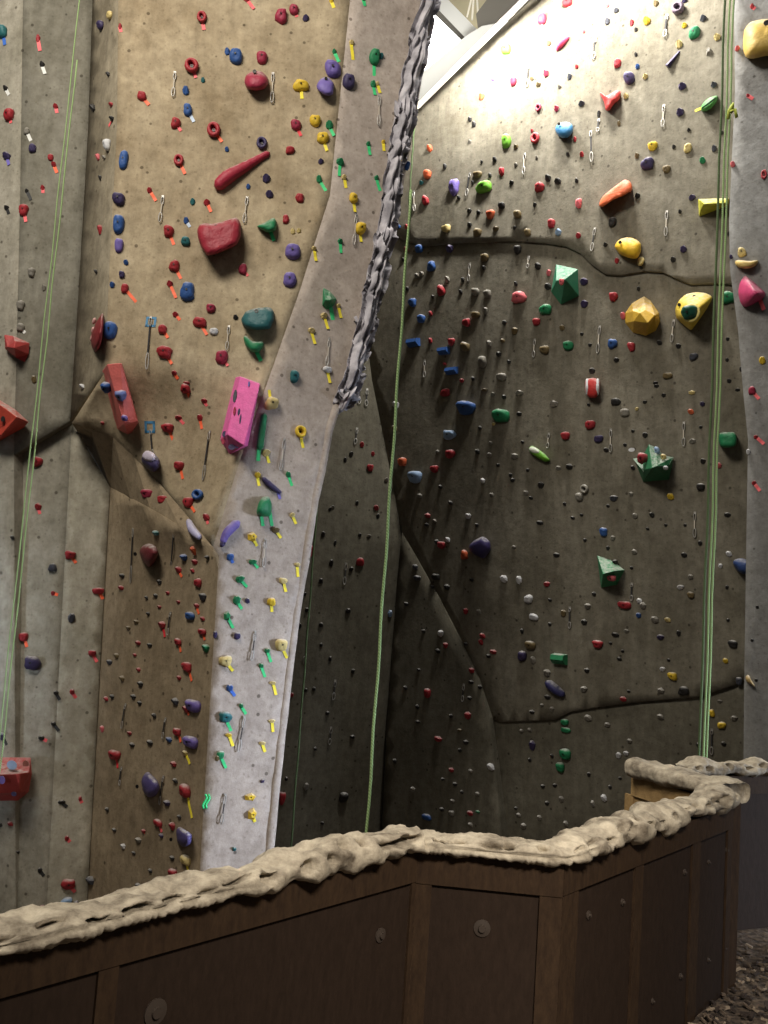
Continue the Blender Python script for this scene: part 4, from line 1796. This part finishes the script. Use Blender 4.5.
# ------------------------------------------------------------------ rock edge on the pillar
RL = [(428, -70), (421, 0), (406, 60), (391, 130), (378, 225), (366, 290), (352, 345), (343, 385), (338, 408)]
RR = [(440, -70), (432, 0), (420, 75), (404, 150), (391, 225), (375, 315), (360, 375), (349, 402), (343, 412)]
def along(pl, t):
    t *= (len(pl) - 1)
    i = min(int(t), len(pl) - 2)
    f = t - i
    return (pl[i][0] + (pl[i + 1][0] - pl[i][0]) * f, pl[i][1] + (pl[i + 1][1] - pl[i][1]) * f)
rows, cols = 240, 34
vs, fs = [], []
for i in range(rows + 1):
    t = i / rows
    l, r = along(RL, t), along(RR, t)
    for j in range(cols + 1):
        s = j / cols
        x, y = l[0] + (r[0] - l[0]) * s, l[1] + (r[1] - l[1]) * s
        q = Vector((x / 13.0, y / 13.0, 3.3))
        rr = noise.noise(Vector((x / 16, y / 22, 0.7)))
        cr = 0.52 + 0.30 * noise.noise(Vector((t * 9, 2.2, 0))) + .10 * noise.noise(Vector((t * 45, 4.2, 0)))
        cw = 0.075 + .035 * noise.noise(Vector((t * 22, 8.1, 0)))
        crack = math.exp(-((s - cr) / cw) ** 2) * (.62 + .6 * noise.noise(Vector((t * 17, 1.1, 4))))
        ed = math.sin(math.pi * min(max(s, 0), 1)) ** 0.5
        vor = noise.voronoi(Vector((x / 13 + .3 * rr, y / 21, 1.0)))[0]
        bump = min(vor[1] - vor[0], .5)
        wx = .55 * noise.noise(Vector((x / 18, y / 18, 3.1))); wy = .55 * noise.noise(Vector((x / 18, y / 18, 8.3)))
        dd, pp = noise.voronoi(Vector((x / 15 + wx + y / 60, y / 34 + wy, 1.0)))
        gap = min((dd[1] - dd[0]) / .22, 1.0)
        hc = math.sin(pp[0].x * 91.7 + pp[0].y * 57.3) * .5 + .5
        f2 = noise.noise(Vector((x / 7, y / 9, 2))); f3 = noise.noise(Vector((x / 2.4, y / 3, 4)))
        hgt = ed * (.08 + .05 * rr + .085 * hc * gap + .035 * gap) + .020 * f2 + .008 * f3 - .10 * max(0, crack) * ed
        if s == 0: hgt = -.03
        hgt *= min(1, (1 - t) * 14 + .1)
        if s > .93: hgt -= (s - .93) * 5.0
        base = fC(x, y)
        vs.append(base + C_N * (hgt + .01))
for i in range(rows):
    for j in range(cols):
        a = i * (cols + 1) + j
        fs.append((a, a + cols + 1, a + cols + 2, a + 1))
a, b, c = (vs[i] for i in fs[0][:3])
if (b - a).cross(c - a).dot(C_N) < 0: fs = [tuple(reversed(f)) for f in fs]
M_ROCK, nt, bs = new_mat('pillar_rock')
tc = nt.nodes.new('ShaderNodeTexCoord'); nz = nt.nodes.new('ShaderNodeTexNoise'); nz.inputs['Scale'].default_value = 7; nz.inputs['Detail'].default_value = 8
nt.links.new(tc.outputs['Object'], nz.inputs['Vector'])
rp = nt.nodes.new('ShaderNodeValToRGB'); rp.color_ramp.elements[0].color = lin((128, 124, 130)); rp.color_ramp.elements[1].color = lin((196, 192, 197)); rp.color_ramp.elements[0].position = .35; rp.color_ramp.elements[1].position = .65
nt.links.new(nz.outputs['Fac'], rp.inputs['Fac']); nt.links.new(rp.outputs['Color'], bs.inputs['Base Color'])
bs.inputs['Roughness'].default_value = .9
o = mesh_obj('rock_edge', vs, fs, M_ROCK, None, pil, True)
sol = o.modifiers.new('thick', 'SOLIDIFY'); sol.thickness = .10; sol.offset = -1

pts = [p for p in densify(CRIGHT[6:], 6)][: -60]
pts = [p for p in CRIGHT[6:]]
mb = MB()
path = []
for (x1, y1), (x2, y2) in zip(pts, pts[1:]):
    k = max(1, int((y2 - y1) / 14))
    for q in range(k):
        x, y = x1 + (x2 - x1) * q / k, y1 + (y2 - y1) * q / k
        path.append(fC(x - 3.0, y) - C_N * .028 + Vector((.005 * noise.noise(Vector((y / 9, 0, 0))), 0, 0)))
mb.tube(path, [.045 + .006 * noise.noise(Vector((i / 2.0, 5, 0))) for i in range(len(path))], n=12)
mb.make('rounded_edge', M_PILLAR, None, pil, True)

# ------------------------------------------------------------------ ropes
def rope_mat(name, a, b):
    m, nt, bs = new_mat(name)
    tc = nt.nodes.new('ShaderNodeTexCoord'); wv = nt.nodes.new('ShaderNodeTexWave')
    wv.inputs['Scale'].default_value = 30; wv.bands_direction = 'DIAGONAL'
    nt.links.new(tc.outputs['Object'], wv.inputs['Vector'])
    rp = nt.nodes.new('ShaderNodeValToRGB'); rp.color_ramp.elements[0].color = lin(a); rp.color_ramp.elements[1].color = lin(b)
    nt.links.new(wv.outputs['Fac'], rp.inputs['Fac']); nt.links.new(rp.outputs['Color'], bs.inputs['Base Color'])
    bs.inputs['Roughness'].default_value = .85
    return m
M_RG = rope_mat('rope_green', (118, 146, 90), (158, 184, 126))
M_RD = rope_mat('rope_olive', (66, 84, 50), (90, 108, 68))
def rope(pts, Y, rad, mat, label, ztop=None):
    """hanging strand: straight down at distance Y through picture point pts[0]"""
    P = [at_y(x, y, Y) for x, y in pts]
    top, bot = P[0], P[-1]
    n = 30
    path = [top.lerp(bot, i / n) + Vector((.004 * math.sin(i * 1.3), .004 * math.cos(i * 1.7), 0)) for i in range(n + 1)]
    F = Matrix.Translation(bot)
    o = MB().tube(path, rad, n=8).make('climbing_rope', mat, F, None, True)
    return tag(o, label, 'rope')
def vert(x, y0, y1):
    """picture line of a plumb line through (x, 0)"""
    k = (1016.0 - x) / 8590.0
    return [(x - k * y0, y0), (x - k * y1, y1)]
rope(vert(79.5, -60, 868), 8.2, .0065, M_RG, 'outer strand of the two green ropes on the left wall, nearer the photo\'s edge')
rope(vert(83.5, 60, 866), 8.16, .007, M_RG, 'inner strand of the two green ropes hanging on the left wall')
rope(vert(424, 190, 905), 6.0, .0095, M_RG, 'bright single green rope hanging in front of the dark recess')
rope(vert(423, 86, 205), 11.6, .011, M_RD, 'thin dark rope running up to the roof trim beside the pillar')
rope(vert(356, 430, 905), 11.4, .012, M_RD, 'dim green rope just behind the pale pillar edge')
rope([(727, -60), (697, 820)], 8.4, .012, M_RD, 'first of the three ropes before the grey wall, darkest strand')
rope([(732, -60), (701.5, 820)], 8.3, .0095, M_RG, 'middle strand of the three green ropes before the grey wall')
rope([(736, -60), (704.5, 820)], 8.2, .0095, M_RG, 'third, outermost strand of the three green ropes, nearest the grey wall')
# knot of lime webbing on the right ropes
kp = [at_y(x, y, 8.15) + Vector((0, dy, 0)) for x, y, dy in ((728, 119, 0), (728, 112, -.03), (731, 107, -.05), (732, 111, -.02), (729, 115, -.05), (732, 113, -.07), (735, 120, -.04))]
tag(MB().tube(kp, .016, n=8).make('webbing_knot', plain('lime_webbing', (196, 206, 90), .8), Matrix.Translation(kp[0]), None, True), 'lime webbing knot tied round the ropes by the grey wall', 'knot')

# ------------------------------------------------------------------ roof above the back wall
def YE(px, py, d): return at_y(px, py, fE(px, py).y + d)
def sheet(name, pts, d, mat, th=.06):
    vs = [YE(x, y, d) for x, y in pts]
    n = len(vs)
    nn = (vs[1] - vs[0]).cross(vs[2] - vs[0]).normalized()
    if nn.dot(vs[0] - EYE) > 0:
        vs = vs[::-1]; nn = -nn
    allv = vs + [v - nn * th for v in vs]
    fs = [tuple(range(n)), tuple(reversed(range(n, 2 * n)))] + [((i + 1) % n, i, n + i, n + (i + 1) % n) for i in range(n)]
    return structure(mesh_obj(name, allv, fs, mat))
M_TRIM = plain('trim_cream', (214, 206, 186), .6)
M_ROOFW = plain('roof_white', (205, 205, 200), .7)
M_ROOFT = plain('roof_tan', (168, 158, 128), .8)
M_ROOFG = plain('roof_grey', (110, 106, 98), .8)
M_SKY, nt, bs = new_mat('skylight')
bs.inputs['Base Color'].default_value = (1, 1, 1, 1); bs.inputs['Emission Color'].default_value = (1, .985, .95, 1); bs.inputs['Emission Strength'].default_value = 9.0
structure(MB().box((-9, -4, 10.8), (20, 0, 0), (0, 12.4, 0), (0, 0, .2)).make('ceiling_main', M_ROOFT))
sheet('ceiling', [(150, -75), (640, -75), (560, 30), (400, 160), (150, 280)], 4.6, M_ROOFT)
sheet('window_1', [(428, -30), (440, 2), (464, 38), (418, 82), (380, 120), (380, -30)], 2.6, M_SKY)
sheet('ceiling_fascia', [(360, 170), (432, 97), (515, 20), (482, 26), (466, 36), (418, 76), (360, 130)], 1.2, M_ROOFW)
sheet('ceiling_beam', [(480, 46), (512, 17), (600, -70), (545, -70), (500, -18), (476, 14)], 1.6, M_ROOFG)
def bar(name, a, b, wpx, d, mat, depth=.12):
    A, B = YE(*a, d), YE(*b, d)
    dr = (B - A).normalized()
    w = wpx / FPX * (A - EYE).length
    sd = dr.cross((A - EYE).normalized()).normalized()
    return structure(MB().box(A - sd * w / 2, sd * w, B - A, (A - EYE).normalized() * depth).make(name, mat))
bar('trim_1', (396, 128), (600, -76), 4.5, -.02, M_TRIM)
bar('trim_2', (430, -9), (486, 49), 11, 2.0, plain('beam_white', (235, 235, 230), .6))
bar('trim_3', (426, 1), (480, 53), 6, 2.15, M_ROOFG)
for a, b, lab in (((476, -20), (467, 17), 'steel'), ((475, -20), (472, 20), 'steel'), ((476, -20), (479, 32), 'steel')):
    A, B = YE(*a, 1.7), YE(*b, 1.7)
    structure(MB().tube([A, B], .016, n=6).make('trim_4', plain('cable_pale', (225, 220, 205), .5)))

# ------------------------------------------------------------------ barrier in front
M_BR, nt, bs = new_mat('barrier_brown')
N, L = nt.nodes.new, nt.links.new
tc = N('ShaderNodeTexCoord'); mp = N('ShaderNodeMapping'); mp.inputs['Scale'].default_value = (26, 26, 9)
L(tc.outputs['Object'], mp.inputs['Vector'])
n1 = N('ShaderNodeTexNoise'); n1.inputs['Scale'].default_value = 2.0; n1.inputs['Detail'].default_value = 8; n1.inputs['Roughness'].default_value = .7
L(mp.outputs['Vector'], n1.inputs['Vector'])
rp = N('ShaderNodeValToRGB'); rp.color_ramp.elements[0].position = .3; rp.color_ramp.elements[1].position = .75
rp.color_ramp.elements[0].color = lin((46, 34, 25)); rp.color_ramp.elements[1].color = lin((68, 52, 37))
L(n1.outputs['Fac'], rp.inputs['Fac']); L(rp.outputs['Color'], bs.inputs['Base Color'])
bs.inputs['Roughness'].default_value = .75; bs.inputs['Specular IOR Level'].default_value = .15
bp = N('ShaderNodeBump'); bp.inputs['Strength'].default_value = .35; bp.inputs['Distance'].default_value = .006
L(n1.outputs['Fac'], bp.inputs['Height']); L(bp.outputs['Normal'], bs.inputs['Normal'])
M_BRP = M_BR.copy(); M_BRP.name = 'barrier_panel'
for nd in M_BRP.node_tree.nodes:
    if nd.type == 'VALTORGB':
        nd.color_ramp.elements[0].color = lin((41, 31, 24)); nd.color_ramp.elements[1].color = lin((53, 41, 33))
M_CAP, nt, bs = new_mat('cap_rock')
N, L = nt.nodes.new, nt.links.new
tc = N('ShaderNodeTexCoord'); n1 = N('ShaderNodeTexNoise'); n1.inputs['Scale'].default_value = 9; n1.inputs['Detail'].default_value = 8; n1.inputs['Roughness'].default_value = .7
L(tc.outputs['Object'], n1.inputs['Vector'])
rp = N('ShaderNodeValToRGB'); rp.color_ramp.elements[0].position = .32; rp.color_ramp.elements[1].position = .66
rp.color_ramp.elements[0].color = lin((82, 71, 57)); rp.color_ramp.elements[1].color = lin((192, 181, 160))
L(n1.outputs['Fac'], rp.inputs['Fac']); L(rp.outputs['Color'], bs.inputs['Base Color'])
n2 = N('ShaderNodeTexNoise'); n2.inputs['Scale'].default_value = 45; n2.inputs['Detail'].default_value = 6
L(tc.outputs['Object'], n2.inputs['Vector'])
bp = N('ShaderNodeBump'); bp.inputs['Strength'].default_value = .6; bp.inputs['Distance'].default_value = .01
L(n2.outputs['Fac'], bp.inputs['Height']); L(bp.outputs['Normal'], bs.inputs['Normal'])
bs.inputs['Roughness'].default_value = .9

ZT = 0.80
W0 = at_z(-150, 989, ZT); W1 = at_z(418, 851, ZT); W2 = at_z(564, 865, ZT); W3 = at_z(733, 806, ZT)
W4 = at_z(632, 776, ZT); W5 = at_z(676, 777, ZT); W6 = at_z(980, 772, ZT)
TH = .10

def barrier(name, A, B, stiles, label, mats=None, board=None, plates=(), rail=.095, bottom=.0, capw=.19, seed=1, cap_ext=(0, 0), smoothcap=False):
    """one straight run: panel slab, proud rails and stiles, a faux-rock cap and washers"""
    A = Vector((A.x, A.y, 0)); B = Vector((B.x, B.y, 0))
    d = B - A; L = d.length; d.normalize()
    nn = Vector((d.y, -d.x, 0))
    if nn.dot(EYE - A) < 0: nn = -nn
    F = Matrix.Translation(A)
    root = empty(name, F); structure(root)
    mB, mP = mats or (M_BR, M_BRP)
    Z = Vector((0, 0, 1))
    pr = .012
    MB().box(A - nn * TH, d * L, nn * (TH - pr), Z * ZT).make('back_board', board or mB, F, root)
    edges = sorted(stiles)
    for (s0, s1), (t0, t1) in zip(edges, edges[1:]):
        if t0 - s1 > .03:
            MB().box(A + d * s1 - nn * pr, d * (t0 - s1), nn * .004, Z * (ZT - rail)).make('panel', mP, F, root)
    MB().box(A + Z * (ZT - rail) - nn * pr, d * L, nn * (pr + .004), Z * rail).make('top_rail', mB, F, root)
    for s0, s1 in stiles:
        MB().box(A + d * s0 - nn * pr, d * (s1 - s0), nn * (pr + .001), Z * (ZT - rail)).make('stile', mB, F, root)
    for (px, py, r) in plates:
        c = on_plane(px, py, A - nn * (pr - .004), nn)
        mb = MB()
        pts = []
        n = 16
        vs = []
        for rr_, zz in ((r, 0), (r, .004), (r * .45, .006), (r * .4, .012), (r * .15, .012)):
            for j in range(n):
                a = 2 * math.pi * j / n
                vs.append(c + d * math.cos(a) * rr_ + Z * math.sin(a) * rr_ + nn * zz)
        fs = [(i * n + j, i * n + (j + 1) % n, (i + 1) * n + (j + 1) % n, (i + 1) * n + j) for i in range(4) for j in range(n)] + [tuple(4 * n + j for j in range(n))]
        mb.add(vs, fs)
        mb.make('washer_plate', plain('washer', (60, 50, 42), .7, .0), F, root)
    return root

def rock_cap(path, parent, seed, width=.155, height=.030, pits=True, size=lambda t: 1.0, liplen=lambda t: 1.0):
    """faux-rock roll along the top: lumps, eroded hollows and a fat ribbed lip along the front"""
    P = [Vector((p.x, p.y, 0)) for p in path]
    seg = [(b - a).length for a, b in zip(P, P[1:])]
    T = sum(seg)
    Z = Vector((0, 0, 1))
    def at(s):
        s = min(max(s, 0), T)
        for a, b, l in zip(P, P[1:], seg):
            if s <= l + 1e-9: return a.lerp(b, s / l)
            s -= l
        return P[-1]
    rnd = random.Random(seed)
    holes = []
    s = .03
    while s < T:
        holes.append((s, rnd.uniform(.28, .95), rnd.uniform(.018, .045), rnd.uniform(.22, .40), rnd.uniform(.05, .085)))
        if rnd.random() < .45: holes.append((s + rnd.uniform(-.04, .04), rnd.uniform(1.5, 2.3), rnd.uniform(.02, .05), rnd.uniform(.2, .4), rnd.uniform(.02, .04)))
        s += rnd.uniform(.055, .15)
    n1, n2 = int(T / .009), 40
    vs, fs = [], []
    for i in range(n1 + 1):
        s = T * i / n1
        c0 = at(s)
        tg = (at(s + .07) - at(s - .07)).normalized()
        nn = Vector((tg.y, -tg.x, 0))
        if nn.dot(Vector((0, -1, 0))) < -.2: nn = -nn
        c0 = (at(s - .05) + c0 * 2 + at(s + .05)) / 4
        k = size(s / T)
        near = [h for h in holes if abs(h[0] - s) < .12]
        for j in range(n2):
            a = 2 * math.pi * j / n2
            ca, sa = math.cos(a), math.sin(a)
            cx = (abs(ca) ** .75) * math.copysign(1, ca) * width / 2
            cz = (abs(sa) ** .8) * math.copysign(1, sa) * height * k
            base = c0 - nn * (TH / 2 - .012) + nn * cx + Z * (ZT + height * .95 * k + cz)
            od = (nn * ca * .6 + Z * sa).normalized()
            g = base
            big = noise.noise(Vector((g.x * 5 + seed, g.y * 5, g.z * 5))) * .022 + noise.noise(Vector((g.x * 13, g.y * 13 + seed, g.z * 18))) * .02
            fine = noise.noise(Vector((g.x * 34, g.y * 34, g.z * 34))) * .008 + noise.noise(Vector((g.x * 80, g.y * 80, g.z * 80))) * .003
            lip = math.exp(-((((a + math.pi) % (2 * math.pi) - math.pi) + .42) / .40) ** 2)
            dip = 0
            if pits:
                for hs, ha, rs, ra, dp in near:
                    q = ((s - hs) / rs) ** 2 + ((a - ha) / ra) ** 2
                    if q < 1: dip = max(dip, dp * (1 - q) ** .6)
            else:
                fine *= .5; big *= .8
            groove = -.016 * math.exp(-((a - .12) / .13) ** 2) if pits else 0
            lk = liplen(s / T) if pits else .4
            rag = (1.5 - .7 * lk) if pits else 1.0
            vs.append(base - (nn * ca + Z * sa * .45) * dip + od * (big * rag * (1 - .7 * lip * lk) + fine + groove * lk + lip * lk * (.006 + .003 * math.sin(s * 260 + 3 * math.sin(s * 40)))))
        if i:
            for j in range(n2):
                p_, q_ = (i - 1) * n2, i * n2
                fs.append((p_ + j, p_ + (j + 1) % n2, q_ + (j + 1) % n2, q_ + j))
    fs.append(tuple(range(n2))); fs.append(tuple(n1 * n2 + j for j in reversed(range(n2))))
    m_ = n1 // 2 * n2
    f0 = fs[n1 // 2 * n2 + 10]      # a face on the top: it must look up
    a_, b_, c_ = (vs[i] for i in f0[:3])
    if (b_ - a_).cross(c_ - a_).z < 0: fs = [tuple(reversed(f)) for f in fs]
    o = mesh_obj('rock_cap', vs, fs, M_CAP, parent.matrix_world.copy(), parent, True)
    return o

def sAt(A, B, px, py, z=.4):
    """where along A-B the picture column through (px, py) falls"""
    A = Vector((A.x, A.y, 0)); B = Vector((B.x, B.y, 0))
    d = (B - A); L = d.length; d.normalize()
    nn = Vector((d.y, -d.x, 0))
    return (on_plane(px, py, A, nn) - A).dot(d)
L1 = (W1 - W0).length; L2 = (W2 - W1).length; L3 = (W3 - W2).length
root_ = barrier('wall_front', W0, W1, [(-.02, .12), (sAt(W0, W1, 96, 1000), sAt(W0, W1, 116, 1000)), (sAt(W0, W1, 409, 930), L1 + .0)], '', plates=((155, 1012, .032), (380, 935, .022)), seed=1, cap_ext=(.05, .05))
barrier('wall_front_middle', W1, W2, [(0, sAt(W1, W2, 429, 930)), (sAt(W1, W2, 538, 930), L2)], '', plates=((482, 928, .027),), seed=5, cap_ext=(.0, .0), rail=.1)
barrier('wall_front_far', W2, W3, [(0, sAt(W2, W3, 577, 930)), (sAt(W2, W3, 633, 930), sAt(W2, W3, 641, 930)), (sAt(W2, W3, 690, 930), sAt(W2, W3, 698, 930)), (sAt(W2, W3, 725, 930), L3)], '',
        plates=((622, 902, .012), (588, 915, .014), (684, 872, .012), (726, 850, .011), (708, 862, .010), (724, 948, .011), (708, 960, .010), (680, 976, .012), (652, 1001, .010)), seed=9, cap_ext=(.0, .0))
M_BRT = concrete('barrier_tan', (150, 122, 80), (176, 146, 100), .6, .5, False)
W3b = W3.lerp(W4, .07)
back_ = barrier('wall_front_return', W3b, W4, [(0, .06), ((W4 - W3).length - .06, (W4 - W3).length)], '', mats=(M_BRT, M_BRT), board=M_BR)
end_ = barrier('wall_front_end', W5, W6, [(0, .08), (1.3, 1.4)], '')
bpy.context.view_layer.update()
TT = L1 + L2 + L3
def sz(t):
    q = t * TT
    if q < L1: return .70 + .6 * (q / L1) ** 1.5
    if q < L1 + L2: return .85
    return .85 + .45 * min(1, (q - L1 - L2) / .4)
def lp(t):
    q = t * TT
    if q < L1: return 1.0 if q < .5 * L1 else max(.05, 1 - (q - .5 * L1) / (.12 * L1))
    if q < L1 + L2: return 1.0
    return max(.15, 1 - (q - L1 - L2) / .5)
rock_cap([W0, W1, W2, W3], root_, 4, size=sz, liplen=lp)
rock_cap([W3 + Vector((.01, .05, 0)), W4], back_, 12, width=.2, height=.045, pits=False)
rock_cap([W5, W6], end_, 19, height=.034, liplen=lambda t: .3)

# ------------------------------------------------------------------ floor of rubber mulch
M_FL, nt, bs = new_mat('mulch_floor')
N, L = nt.nodes.new, nt.links.new
tc = N('ShaderNodeTexCoord'); n1 = N('ShaderNodeTexNoise'); n1.inputs['Scale'].default_value = 30; n1.inputs['Detail'].default_value = 8
L(tc.outputs['Object'], n1.inputs['Vector'])
rp = N('ShaderNodeValToRGB'); rp.color_ramp.elements[0].position = .35; rp.color_ramp.elements[1].position = .7
rp.color_ramp.elements[0].color = lin((52, 44, 38)); rp.color_ramp.elements[1].color = lin((120, 104, 88))
L(n1.outputs['Fac'], rp.inputs['Fac']); L(rp.outputs['Color'], bs.inputs['Base Color'])
bp = N('ShaderNodeBump'); bp.inputs['Strength'].default_value = 1; bp.inputs['Distance'].default_value = .03
L(n1.outputs['Fac'], bp.inputs['Height']); L(bp.outputs['Normal'], bs.inputs['Normal'])
bs.inputs['Roughness'].default_value = .9
structure(MB().box((-9, -4, -2.3), (22, 0, 0), (0, 20, 0), (0, 0, .2)).make('floor', M_FL))
pl_ = [(-9, -4), (11, -4), (11, W6.y + .05), (W6.x, W6.y + .05), (W5.x, W5.y + .05), (W4.x, W4.y), (W3.x - .04, W3.y + .06), (W2.x, W2.y + .08), (W1.x, W1.y + .08), (W0.x, W0.y + .08), (-9, W0.y + .08)]
n_ = len(pl_)
structure(mesh_obj('floor_walkway', [(x, y, 0) for x, y in pl_] + [(x, y, -2.1) for x, y in pl_],
    [tuple(range(n_)), tuple(reversed(range(n_, 2 * n_)))] + [((k + 1) % n_, k, n_ + k, n_ + (k + 1) % n_) for k in range(n_)], M_FL))
rd = random.Random(3)
mb = MB()
mats = [plain('mulch_dark', (58, 48, 42), .85), plain('mulch_mid', (104, 90, 76), .85), plain('mulch_light', (156, 140, 120), .85)]
mi = []
a2, b2 = Vector((W3.x, W3.y, 0)), Vector((W2.x, W2.y, 0))
dn = (a2 - b2).normalized(); nw = Vector((dn.y, -dn.x, 0))
for _ in range(5200):
    p = Vector((rd.uniform(.6, 3.4), rd.uniform(2.4, 5.2), 0))
    if p.x > W3.x + 2.2: continue
    if (p - b2).dot(nw) < .01 and (p - b2).dot(dn) < L3 + .05: continue
    if p.y > W5.y - .02: continue
    L_ = rd.uniform(.012, .04); wd = rd.uniform(.006, .014)
    an = rd.uniform(0, 6.28); tl = rd.uniform(-.5, .5)
    d = Vector((math.cos(an) * math.cos(tl), math.sin(an) * math.cos(tl), math.sin(tl)))
    s = d.cross(Vector((0, 0, 1))).normalized(); up = s.cross(d)
    o_ = p + Vector((0, 0, rd.uniform(.0, .022)))
    b = len(mb.f)
    mb.box(o_ - d * L_ / 2 - s * wd / 2, d * L_, s * wd, up * wd * .7)
    mi += [rd.choice((0, 0, 1, 1, 2))] * 6
o = mesh_obj('rubber_mulch', mb.v, mb.f, mats, None, None, False, mi)
o['kind'] = 'stuff'
tag(o, 'loose brown rubber mulch on the floor beside the barrier', 'mulch')

# ------------------------------------------------------------------ labels that single each hold out
ORD = ['nearest', 'second', 'third', 'fourth', 'fifth', 'sixth', 'seventh', 'eighth', 'ninth', 'tenth', 'eleventh', 'twelfth', 'thirteenth', 'fourteenth', 'fifteenth']
DIRS = ['right of', 'down-right of', 'below', 'down-left of', 'left of', 'up-left of', 'above', 'up-right of']
def sector(dx, dy):
    return int(round(math.degrees(math.atan2(dy, dx)) / 45.0)) % 8
LANDS = LAND
for r in REG:
    r['near'] = sorted(range(len(LANDS)), key=lambda i: math.hypot(r['x'] - LANDS[i][0], r['y'] - LANDS[i][1]))[:5]
used = set()
def fam(r): return (r['size'], r['c'], r['noun'], r['extra'])
for r in REG:
    best = None
    for k, li in enumerate(r['near']):
        L_ = LANDS[li]
        s = sector(r['x'] - L_[0], r['y'] - L_[1])
        dist = math.hypot(r['x'] - L_[0], r['y'] - L_[1])
        same = sorted((math.hypot(q['x'] - L_[0], q['y'] - L_[1]), q['x']) for q in REG if fam(q) == fam(r) and sector(q['x'] - L_[0], q['y'] - L_[1]) == s)
        rank = same.index((dist, r['x']))
        cost = rank * 40 + dist
        key = (fam(r), li, s, rank)
        if key not in used and rank < len(ORD) and (best is None or cost < best[0]):
            best = (cost, key, L_[2], DIRS[s], rank)
    used.add(best[1])
    head = ('%s %s %s' % (r['size'], r['c'], r['noun'])) + (' with %s tape' % r['extra'] if r['extra'] else '')
    lab = '%s, %s such one %s the %s' % (head, ORD[best[4]], best[3], best[2])
    ws = len(lab.replace(',', '').split())
    if ws > 16:
        lab = '%s, %s %s the %s' % (head, ORD[best[4]], best[3], best[2])
    ns = r['noun'].replace(' ', '_')
    cat = {'quickdraw': 'quickdraw', 'foothold': 'foothold', 'chip': 'foothold'}.get(r['noun'], 'climbing hold')
    tag(r['o'], lab, cat)
if len(set(r['o']['label'] for r in REG)) != len(REG):
    print('DUPLICATE LABELS')

# ------------------------------------------------------------------ light
def area(name, loc, target, sx, sy, power, col, spread=180):
    ld = bpy.data.lights.new(name, 'AREA')
    ld.shape = 'RECTANGLE'; ld.size = sx; ld.size_y = sy; ld.energy = power; ld.color = col; ld.spread = math.radians(spread)
    o = link(name, ld)
    o.location = loc
    o.rotation_euler = (Vector(target) - Vector(loc)).to_track_quat('-Z', 'Y').to_euler()
    return o
pE = fEU(515, 60)
area('assumed_lamp_back', pE + E_N * .8 + Vector((0, 0, .35)), fEU(520, 110), .4, .3, 150, (1, .98, .93))  # assumed lamp out of view, inferred from the bright spot on the upper wall
pE2 = fEU(620, -5)
area('assumed_lamp_side', pE2 + E_N * 1.25 + Vector((0, 0, .8)), fEU(620, 100), .7, .5, 340, (1, .97, .9))  # assumed unseen lamp for the second bright patch along the wall top
area('fill_lamp_right', (4.0, 6.2, 9.6), (4.4, 9.2, 5.5), 2.0, 1.2, 45, (.97, .98, 1.0))  # unseen lamp, added to brighten the grey right wall
area('assumed_lamp_left', (-4.0, 2.4, 9.6), (-2.4, 8.5, 4.0), 3.4, 2.2, 760, (1, .94, .84))  # assumed lamp out of view, set leftward so the pillar shades the recess
area('fill_lamp_walkway', (1.1, .2, 3.4), (.75, 2.8, 0.3), 1.0, .4, 34, (1, .9, .78), 75)  # added unseen lamp, beam narrowed to brighten only the barrier
area('assumed_cool_beam', (12, 3.9, 2.0), (-1.2, 8.3, -.2), 2.0, 2.0, 108, (.72, .82, 1.0), 34)  # assumed cool light out of view, no window built; beam narrowed to lower pillar
area('fill_beam_left', (-9, 3, .6), (-4.6, 9.3, .8), 1.0, 2.0, 14, (.74, .84, 1.0), 24)  # added cool beam for the far-left wall; no door stands there
area('fill_lamp_gable', YE(470, 70, -2.2), YE(452, 62, 1.2), .5, .5, 26, (1, .98, .93), 60)  # added uplight out of view, whitens the fascia and beam
wd = bpy.data.worlds.new('World'); SC.world = wd
wd.use_nodes = True
wd.node_tree.nodes['Background'].inputs['Color'].default_value = (.9, .95, 1.0, 1)
wd.node_tree.nodes['Background'].inputs['Strength'].default_value = .045
vs_ = SC.view_settings
vs_.view_transform = 'Standard'; vs_.look = 'None'; vs_.gamma = 1.0; vs_.exposure = 0.0
vs_.use_curve_mapping = False
